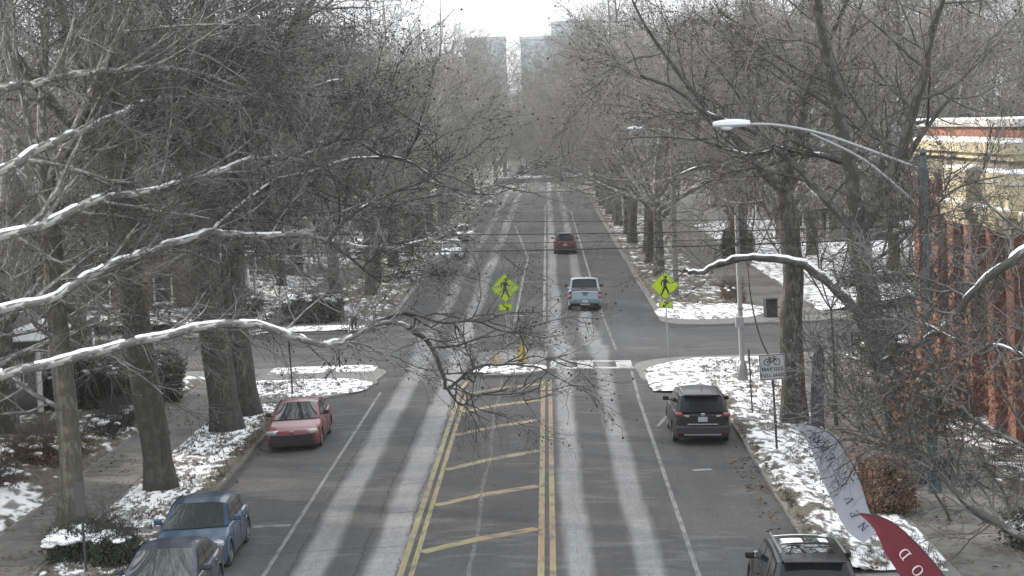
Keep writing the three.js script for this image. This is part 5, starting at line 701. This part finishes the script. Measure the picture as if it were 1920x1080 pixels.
{   // pale building closing the street
  const t = thing('pale_building', 'pale two storey building closing the end of the avenue, dark doorway in its middle', 'building', [-1, SIDE, -362]); part('wall', metre(box(15, 8.2, 9, 1, 4.0, -4.5)), BR.pale, t); part('roof', box(15.6, 0.5, 9.6, 1, 8.3, -4.5), BR.roof, t); const d = part('doorway', box(4.4, 5.4, 0.3, 0.6, 2.7, 0.06), std(0.10, 0.10, 0.10, 0.8), t); part('notice', box(0.9, 0.9, 0.05, -0.4, 2.9, 0.24), M.white, d); for (const x of [-4, 4.4, 6.8]) for (const y of [2.2, 5.8]) windowPart(t, x, y, 0.0, 1.2, 1.8, 'z+');
  const w = thing('low_wall', 'long low snow capped wall in front of the pale building', 'wall', [2, SIDE, -352.5]); part('wall', box(24, 0.9, 0.5, 0, 0.4, 0), BR.grey, w); part('snow', box(24.1, 0.45, 0.7, 0, 1.02, 0, 0.15), M.snow, w);
}
{   // two distant tower blocks
  const tower = (label, x0, x1, z, h, depth, mat, glassMat, set) => { const w = x1 - x0, t = thing('tower_block', label, 'building', [(x0 + x1) / 2, 0, z]); part('wall', metre(box(w, h, depth, 0, h / 2, -depth / 2), 8), mat, t); const n = Math.floor(h / 4.2), c = Math.max(3, Math.round(w / 5)); for (let f = Math.floor(n * 0.5); f < n; f++) for (let k = 0; k < c; k++) part('window', box(w / c * 0.72, 2.6, 0.3, -w / 2 + w * (k + 0.5) / c, f * 4.2 + 2.6, 0.05), glassMat, t); part('parapet', box(w + 0.8, 1.2, depth + 0.8, 0, h + 0.2, -depth / 2), mat, t); if (set) { part('plant_room', metre(box(w * 0.62, 7, depth * 0.7, w * set, h + 3.5, -depth / 2)), mat, t); } };
  const gl = phy(0.22, 0.30, 0.33, 0.2, {}), z = -820;
  const a = PT(872, 70, z), b = PT(946, 74, z), c = PT(975, 68, z), d = PT(1130, 62, z); tower('distant pale green glazed tower block on the left of the sky gap', a.x, b.x, z, a.y - 1, 26, wallMat(21, [0.34, 0.36, 0.36], false, 0.8, 0.1), gl, 0); tower('distant pale blue tower block with a stepped roof on the right of the sky gap', c.x, d.x, z, c.y - 1, 26, wallMat(22, [0.36, 0.40, 0.42], false, 0.8, 0.1), gl, 0.19);
}

// ------------------------------------------------------------------ hedges and shrubs
const leafGeo = (() => { const m = new MB(), r = rngOf(5); for (let k = 0; k < 26; k++) { const p = rv(r, 0.26), d = rv(r, 2).normalize(), [s] = frameOf(d), L = 0.05 + 0.05 * r(), w = 0.014 + 0.012 * r(), a = m.n; m.v(p.x - s.x * w, p.y - s.y * w, p.z - s.z * w); m.v(p.x + s.x * w, p.y + s.y * w, p.z + s.z * w); m.v(p.x + d.x * L, p.y + d.y * L, p.z + d.z * L); m.tri(a, a + 1, a + 2); } return m.geo(); })();
const snowClump = (() => { const g = new THREE.IcosahedronGeometry(0.16, 2), p = g.attributes.position; for (let i = 0; i < p.count; i++) { const k = 0.75 + 0.5 * fbm(p.getX(i) * 14 + 3, p.getZ(i) * 14 + p.getY(i) * 9, 2); p.setXYZ(i, p.getX(i) * k, p.getY(i) * k * 0.42, p.getZ(i) * k); } const q = mergeVertices(g.deleteAttribute('normal') && g); q.computeVertexNormals(); return q; })();
const evergreen = new THREE.MeshStandardMaterial({ color: lin(0.035, 0.042, 0.028), roughness: 0.9, side: THREE.DoubleSide }), russet = new THREE.MeshStandardMaterial({ color: lin(0.13, 0.075, 0.045), roughness: 0.95, side: THREE.DoubleSide });
function shrub(label, x, z, w, h, d, seed, o = {}) {
  const r = rngOf(seed), t = thing(o.name ?? 'hedge', label, o.category ?? 'hedge', [x, SIDE, z], o.turn ?? 0), stems = new MB(), n = Math.round(w * d * 5) + 5, sprays = [], leaves = [], snow = [];
  for (let k = 0; k < n; k++) { const p = V((r() - 0.5) * w * 0.7, 0, (r() - 0.5) * d * 0.7), q = walk(r, p, V(p.x * 0.5, 1, p.z * 0.5).normalize(), h * (0.6 + 0.4 * r()), 5, 0.4, 0.1); tube(stems, q, taper(6, 0.02, 0.006), 4, { cap: false }); for (let j = 2; j < 6; j++) sprays.push({ p: q[j], d: rv(r, 1).add(V(0, 0.6, 0)), s: 0.32 + 0.2 * r() }); }
  part('stems', stems.geo(), M.twigDark, t); crown(t, sprays, [o.twig ?? M.twigDark], [SPRAYS[0]], seed, 'twigs');
  if (o.leaves !== 0) { const c = Math.round((o.leaves ?? 220) * w * d * h); for (let k = 0; k < c; k++) { const u = (r() - 0.5) * 2, v = (r() - 0.5) * 2, y = Math.pow(r(), 0.75), lump = 0.8 + 0.35 * fbm(u * 2.2 + seed, v * 2.2 + y * 2, 2); if ((o.round ?? 1) && Math.pow(Math.abs(u), 3) + Math.pow(Math.abs(v), 3) + Math.pow(y, 3) > 1.25) continue; leaves.push({ p: V(u * w / 2 * lump, 0.06 + y * h * lump, v * d / 2 * lump), d: rv(r, 2), s: 0.9 + 0.7 * r() }); } crown(t, leaves, [o.leafMat ?? evergreen], [leafGeo], seed + 1, 'foliage'); }
  const sc = Math.round((o.snow ?? 6) * w * d); for (let k = 0; k < sc; k++) { const u = (r() - 0.5) * 1.7, v = (r() - 0.5) * 1.7, lump = 0.8 + 0.35 * fbm(u * 2.2 + seed, v * 2.2 + 2, 2); snow.push({ p: V(u * w / 2, h * lump * (1 - 0.35 * (Math.abs(u) ** 3 + Math.abs(v) ** 3) / 2) * (0.82 + 0.2 * r()) , v * d / 2), d: V((r() - 0.5) * 0.4, 1, (r() - 0.5) * 0.4), s: 0.5 + 0.9 * r() }); } if (snow.length) crown(t, snow, [M.snow], [snowClump], seed + 2, 'snow_clumps'); return t;
}
{
  const p = PT(150, 1040, -47.5); shrub('low evergreen shrub heaped with snow at the foot of the slim tree', -12.0, -47.3, 1.7, 0.75, 1.5, 61, { name: 'shrub', category: 'shrub', snow: 130, leaves: 260 });
  shrub('dark shrub with a few snow lumps beside the indigo sedan', -11.0, -46.6, 0.9, 0.8, 1.6, 62, { name: 'shrub', category: 'shrub', snow: 9 });
  shrub('tall dark evergreen hedge with a snow line on top, nearer the slim tree', -18.0, -73, 3.2, 2.1, 2.2, 63, { snow: 5, leaves: 150 }); shrub('tall dark evergreen hedge with snow streaks, between the two dark trunks', -16.2, -76, 2.4, 1.8, 2.6, 64, { snow: 5, leaves: 150 });
  shrub('tangled bare shrub patched with snow in the front yard beside the footway', -16.8, -62, 2.6, 0.9, 5.0, 65, { snow: 3.2, leaves: 30, leafMat: russet }); shrub('sprawling low bare shrub with snow in the yard corner behind the slim tree', -17.4, -56.5, 2.6, 0.7, 3.2, 66, { snow: 3, leaves: 25, leafMat: russet });
  shrub('low leafless border hedge along the footway edge under the dark hedges', -15.9, -68.5, 1.2, 0.7, 5.5, 67, { snow: 4, leaves: 40 });
  shrub('russet brown ornamental grass clump beside the pale flag', 8.55, -50.2, 1.1, 1.15, 2.4, 68, { name: 'shrub', category: 'shrub', snow: 0, leaves: 420, leafMat: russet, twig: M.twig });
  shrub('brown leafed bed with snow flecks at the foot of the brick building', 13.4, -68, 1.8, 1.1, 7, 69, { name: 'shrub', category: 'shrub', snow: 2.2, leaves: 60, leafMat: new THREE.MeshStandardMaterial({ color: lin(0.20, 0.09, 0.06), roughness: 0.95, side: THREE.DoubleSide }), twig: M.twig });
  shrub('snowy evergreen bush in the planting bed nearest the red flag', 10.95, -45.0, 0.8, 0.7, 1.3, 70, { name: 'shrub', category: 'shrub', snow: 22, leaves: 120 });
  shrub('square dark clipped hedge beyond the crossing beside the far footway', 12.2 + 1.7, -143, 2.2, 1.9, 3.0, 71, { snow: 2, leaves: 150 }); shrub('bare shrub bending over the snowy lawn edge beyond the crossing', 10.2, -108, 1.3, 1.1, 2.2, 72, { name: 'shrub', category: 'shrub', snow: 2, leaves: 30, leafMat: russet }); shrub('snow loaded bushes by the corner house path where the person stands', -13.4, -106, 3.4, 1.6, 2.6, 73, { name: 'shrub', category: 'shrub', snow: 9, leaves: 40 }); shrub('snow laden low hedge in the corner yard behind the person', -18.6, -109, 4.0, 1.5, 3.0, 74, { snow: 7, leaves: 40 });
  shrub('dark hedge with white snow specks behind the litter bin', 19, -112, 5, 1.2, 2.0, 75, { snow: 4, leaves: 60 }); shrub('snow dusted border shrubs beside the brick building corner', 14.0, -80.2, 2.6, 1.2, 2.2, 76, { name: 'shrub', category: 'shrub', snow: 8, leaves: 40 });
}
{   // fallen leaves lying on the verges, footways and gutters
  const m = new MB(); for (const [x, z, y] of [[0, 0, 0], [0.035, 0.03, 0.012], [0.02, 0.09, 0.004], [-0.02, 0.085, 0.014], [-0.04, 0.03, 0.002]]) m.v(x, y, z); m.tri(0, 2, 1); m.tri(0, 3, 2); m.tri(0, 4, 3); const r = rngOf(404), list = [];
  for (let k = 0; k < 5200; k++) { const left = r() < 0.45, x = left ? lerp(-15.2, KL + 0.35, Math.pow(r(), 0.7)) : lerp(KR - 0.7, 12.4, Math.pow(r(), 1.5)), z = lerp(-43, -82, r()); if (fbm(x * 0.9, z * 0.4 + 3, 3) < 0.44) continue; const on = x < KL - 0.05 || x > KR + 0.05; list.push({ p: V(x, (on ? SIDE + 0.075 : GUT + 0.03), z), d: V((r() - 0.5) * 0.8, 1, (r() - 0.5) * 0.8), s: 0.7 + 0.9 * r() }); }
  const holder = new THREE.Group(); crown(holder, list, [new THREE.MeshStandardMaterial({ color: lin(0.10, 0.065, 0.04), roughness: 0.95, side: THREE.DoubleSide })], [m.geo()], 5, 'leaf_litter'); const lm = holder.children[0]; lm.name = 'leaf_litter'; lm.userData = { kind: 'stuff', label: 'brown fallen leaves scattered over verges, footways and gutters', category: 'leaves' }; scene.add(lm);
}
{   // tufts of winter grass standing through the snow on the near verges
  const m = new MB(), r0 = rngOf(9); for (let k = 0; k < 7; k++) { const x = (r0() - 0.5) * 0.09, z = (r0() - 0.5) * 0.09, a = r0() * 6.28, w = 0.006, h = 0.07 + 0.07 * r0(), bx = (r0() - 0.5) * 0.08, bz = (r0() - 0.5) * 0.08, i = m.n; m.v(x - Math.cos(a) * w, 0, z - Math.sin(a) * w); m.v(x + Math.cos(a) * w, 0, z + Math.sin(a) * w); m.v(x + bx, h, z + bz); m.tri(i, i + 1, i + 2); } const r = rngOf(414), list = [];
  for (let k = 0; k < 15000; k++) { const q = r(), left = q < 0.5, x = left ? lerp(-12.7, KL - 0.1, r()) : lerp(KR + 0.15, 8.7, r()), z = left ? lerp(-44, -80, r()) : lerp(-43, -82, r()); if (left && z < -74 && z > -76) continue; if (fbm(x * 2.1 + 4, z * 0.9, 3) < 0.47) continue; list.push({ p: V(x, SIDE + 0.02, z), d: V(0, 1, 0), s: 0.7 + 0.7 * r() }); }
  const holder = new THREE.Group(); crown(holder, list, [new THREE.MeshStandardMaterial({ color: lin(0.075, 0.066, 0.043), roughness: 0.95, side: THREE.DoubleSide })], [m.geo()], 6, 'grass'); const gm = holder.children[0]; gm.name = 'grass'; gm.userData = { kind: 'stuff', label: 'withered grass tufts standing through the verge snow', category: 'grass' }; scene.add(gm);
}
// saplings in the footway on the right, in front of the thick trunk
function sapling(label, foot, tops, wide, seed) { const b = G(...foot, SIDE); heroTree(label, b, seed, { r0: wide / 2, r1: wide * 0.28, bark: M.barkDark, limbBark: M.twigDark, trunk: [b, ...tops.map(([x, y]) => PT(x, y, b.z))], top: { n: 4, len: 2.6, a0: seed }, twigs: [M.twigDark], geos: [SPRAYS[1]] }); }
sapling('thin young street tree with upswept branches between the thick trunk and the leaning tree', [1568, 800], [[1566, 720], [1562, 640], [1558, 580]], 0.12, 3001);
sapling('thin sapling with dark branches by the utility pole base', [1462, 702], [[1428, 640], [1408, 560], [1402, 500]], 0.08, 3002);
sapling('thin dark stemmed sapling standing in the footway beside the red flag', [1790, 980], [[1742, 900], [1742, 800], [1746, 720]], 0.07, 3003);

// ------------------------------------------------------------------ the person on the far left corner
{
  const b = G(664, 619, SIDE), t = thing('person', 'dark haired person in pale lilac jacket and dark trousers on the far corner', 'person', [b.x, b.y, b.z], 0.5);
  const cap = (p, a, c, ra, rb) => { const ba = c.clone().sub(a), h = clamp(p.clone().sub(a).dot(ba) / ba.lengthSq(), 0, 1); return p.clone().sub(a).addScaledVector(ba, -h).length() - lerp(ra, rb, h); }, smin = (a, c, k) => { const h = clamp(0.5 + 0.5 * (c - a) / k, 0, 1); return lerp(c, a, h) - k * h * (1 - h); };
  const J = { hip: V(0, 0.88, 0), chest: V(0, 1.28, 0), neck: V(0, 1.42, 0.01), head: V(0, 1.56, 0.02), hl: V(-0.09, 0.86, 0), hr: V(0.09, 0.86, 0), kl: V(-0.10, 0.47, 0.03), kr: V(0.11, 0.47, -0.02), al: V(-0.10, 0.07, 0), ar: V(0.12, 0.07, -0.06), sl: V(-0.18, 1.36, 0), sr: V(0.18, 1.36, 0), el: V(-0.25, 1.10, 0.02), er: V(0.25, 1.10, 0.02), wl: V(-0.18, 0.92, 0.14), wr: V(0.20, 0.93, 0.15) };
  const mesh = (f, lo, hi, res) => { const mc = new MarchingCubes(res, new THREE.MeshStandardMaterial(), false, false, 60000), c = lo.clone().add(hi).multiplyScalar(0.5), hf = Math.max(hi.x - lo.x, hi.y - lo.y, hi.z - lo.z) / 2; mc.isolation = 0; for (let k = 0; k < res; k++) for (let j = 0; j < res; j++) for (let i = 0; i < res; i++) { const q = V((i / res - 0.5) * 2, (j / res - 0.5) * 2, (k / res - 0.5) * 2).multiplyScalar(hf).add(c); mc.field[i + j * res + k * res * res] = -f(q); } mc.update(); const n = mc.count, g = new THREE.BufferGeometry(), p = new Float32Array(n * 3); for (let i = 0; i < n; i++) { p[i * 3] = mc.positionArray[i * 3] * hf + c.x; p[i * 3 + 1] = mc.positionArray[i * 3 + 1] * hf + c.y; p[i * 3 + 2] = mc.positionArray[i * 3 + 2] * hf + c.z; } g.setAttribute('position', new THREE.BufferAttribute(p, 3)); g.setAttribute('uv', new THREE.BufferAttribute(new Float32Array(n * 2), 2)); const m = mergeVertices(g, 1e-4); m.computeVertexNormals(); return m; };
  const skin = (p) => { let d = p.clone().sub(J.head).divide(V(0.078, 0.115, 0.095)).length() * 0.09 - 0.09; d = smin(d, cap(p, J.neck, J.head, 0.055, 0.05), 0.03); d = smin(d, cap(p, V(0, 1.555, 0.11), V(0, 1.53, 0.125), 0.012, 0.016), 0.02); d = smin(d, cap(p, J.chest, J.neck, 0.12, 0.055), 0.05); d = smin(d, cap(p, J.hip, J.chest, 0.12, 0.13), 0.05); for (const s of ['l', 'r']) { d = smin(d, cap(p, J['s' + s], J['e' + s], 0.05, 0.04), 0.04); d = smin(d, cap(p, J['e' + s], J['w' + s], 0.04, 0.028), 0.03); const w = J['w' + s], hd = w.clone().add(V(0, -0.03, 0.07)); d = smin(d, cap(p, w, hd, 0.032, 0.028), 0.02); for (let k = 0; k < 4; k++) d = smin(d, cap(p, hd.clone().add(V((k - 1.5) * 0.018, 0, 0)), hd.clone().add(V((k - 1.5) * 0.02, -0.03, 0.05 + 0.01 * (k % 2))), 0.011, 0.008), 0.008); d = smin(d, cap(p, w.clone().add(V(s === 'l' ? 0.03 : -0.03, -0.01, 0.03)), w.clone().add(V(s === 'l' ? 0.05 : -0.05, -0.02, 0.08)), 0.012, 0.009), 0.01); d = smin(d, cap(p, J['h' + s], J['k' + s], 0.085, 0.055), 0.04); d = smin(d, cap(p, J['k' + s], J['a' + s], 0.055, 0.035), 0.04); } return d; };
  const body = part('body', mesh(skin, V(-0.9, -0.05, -0.9), V(0.9, 1.75, 0.9), 90), std(0.42, 0.26, 0.19, 0.7), t);
  const jacket = (p) => { let d = cap(p, V(0, 0.84, 0), J.chest, 0.19, 0.165); d = smin(d, cap(p, J.sl, J.sr, 0.09, 0.09), 0.08); d = smin(d, cap(p, J.neck, V(0, 1.44, -0.02), 0.085, 0.085), 0.05); for (const s of ['l', 'r']) { d = smin(d, cap(p, J['s' + s], J['e' + s], 0.082, 0.07), 0.05); d = smin(d, cap(p, J['e' + s], J['w' + s], 0.07, 0.052), 0.04); } return Math.max(d, 0.76 - p.y); };
  part('jacket', mesh(jacket, V(-0.5, 0.7, -0.5), V(0.5, 1.6, 0.5), 56), std(0.50, 0.49, 0.58, 0.85), t);
  const trousers = (p) => { let d = cap(p, V(0, 0.86, 0), V(0, 0.95, 0), 0.15, 0.15); for (const s of ['l', 'r']) { d = smin(d, cap(p, J['h' + s], J['k' + s], 0.105, 0.078), 0.04); d = smin(d, cap(p, J['k' + s], J['a' + s], 0.078, 0.062), 0.03); } return Math.max(d, 0.06 - p.y); };
  part('trousers', mesh(trousers, V(-0.5, 0.0, -0.5), V(0.5, 1.1, 0.5), 56), std(0.035, 0.036, 0.042, 0.9), t);
  const hair = (p) => { const q = p.clone().sub(J.head.clone().add(V(0, 0.02, -0.02))).divide(V(0.092, 0.125, 0.105)).length() * 0.1 - 0.1; return Math.max(q, (p.z - J.head.z - 0.035) - Math.max(0, (p.y - J.head.y - 0.05)) * 1.2); };
  part('hair', mesh(hair, V(-0.2, 1.4, -0.2), V(0.2, 1.75, 0.2), 40), std(0.02, 0.016, 0.014, 0.8), t);
  for (const s of [['l', -1], ['r', 1]]) part('shoe', box(0.095, 0.09, 0.27, J['a' + s[0]].x, 0.045, J['a' + s[0]].z + 0.06, 0.04), M.black, t); for (const x of [-0.03, 0.03]) part('eye', new THREE.SphereGeometry(0.011, 8, 6).translate(x, 1.57, 0.108), M.black, t); part('mouth', box(0.045, 0.008, 0.01, 0, 1.495, 0.108, 0.003), std(0.25, 0.09, 0.08, 0.7), t);
}
renderer.render(scene, camera);
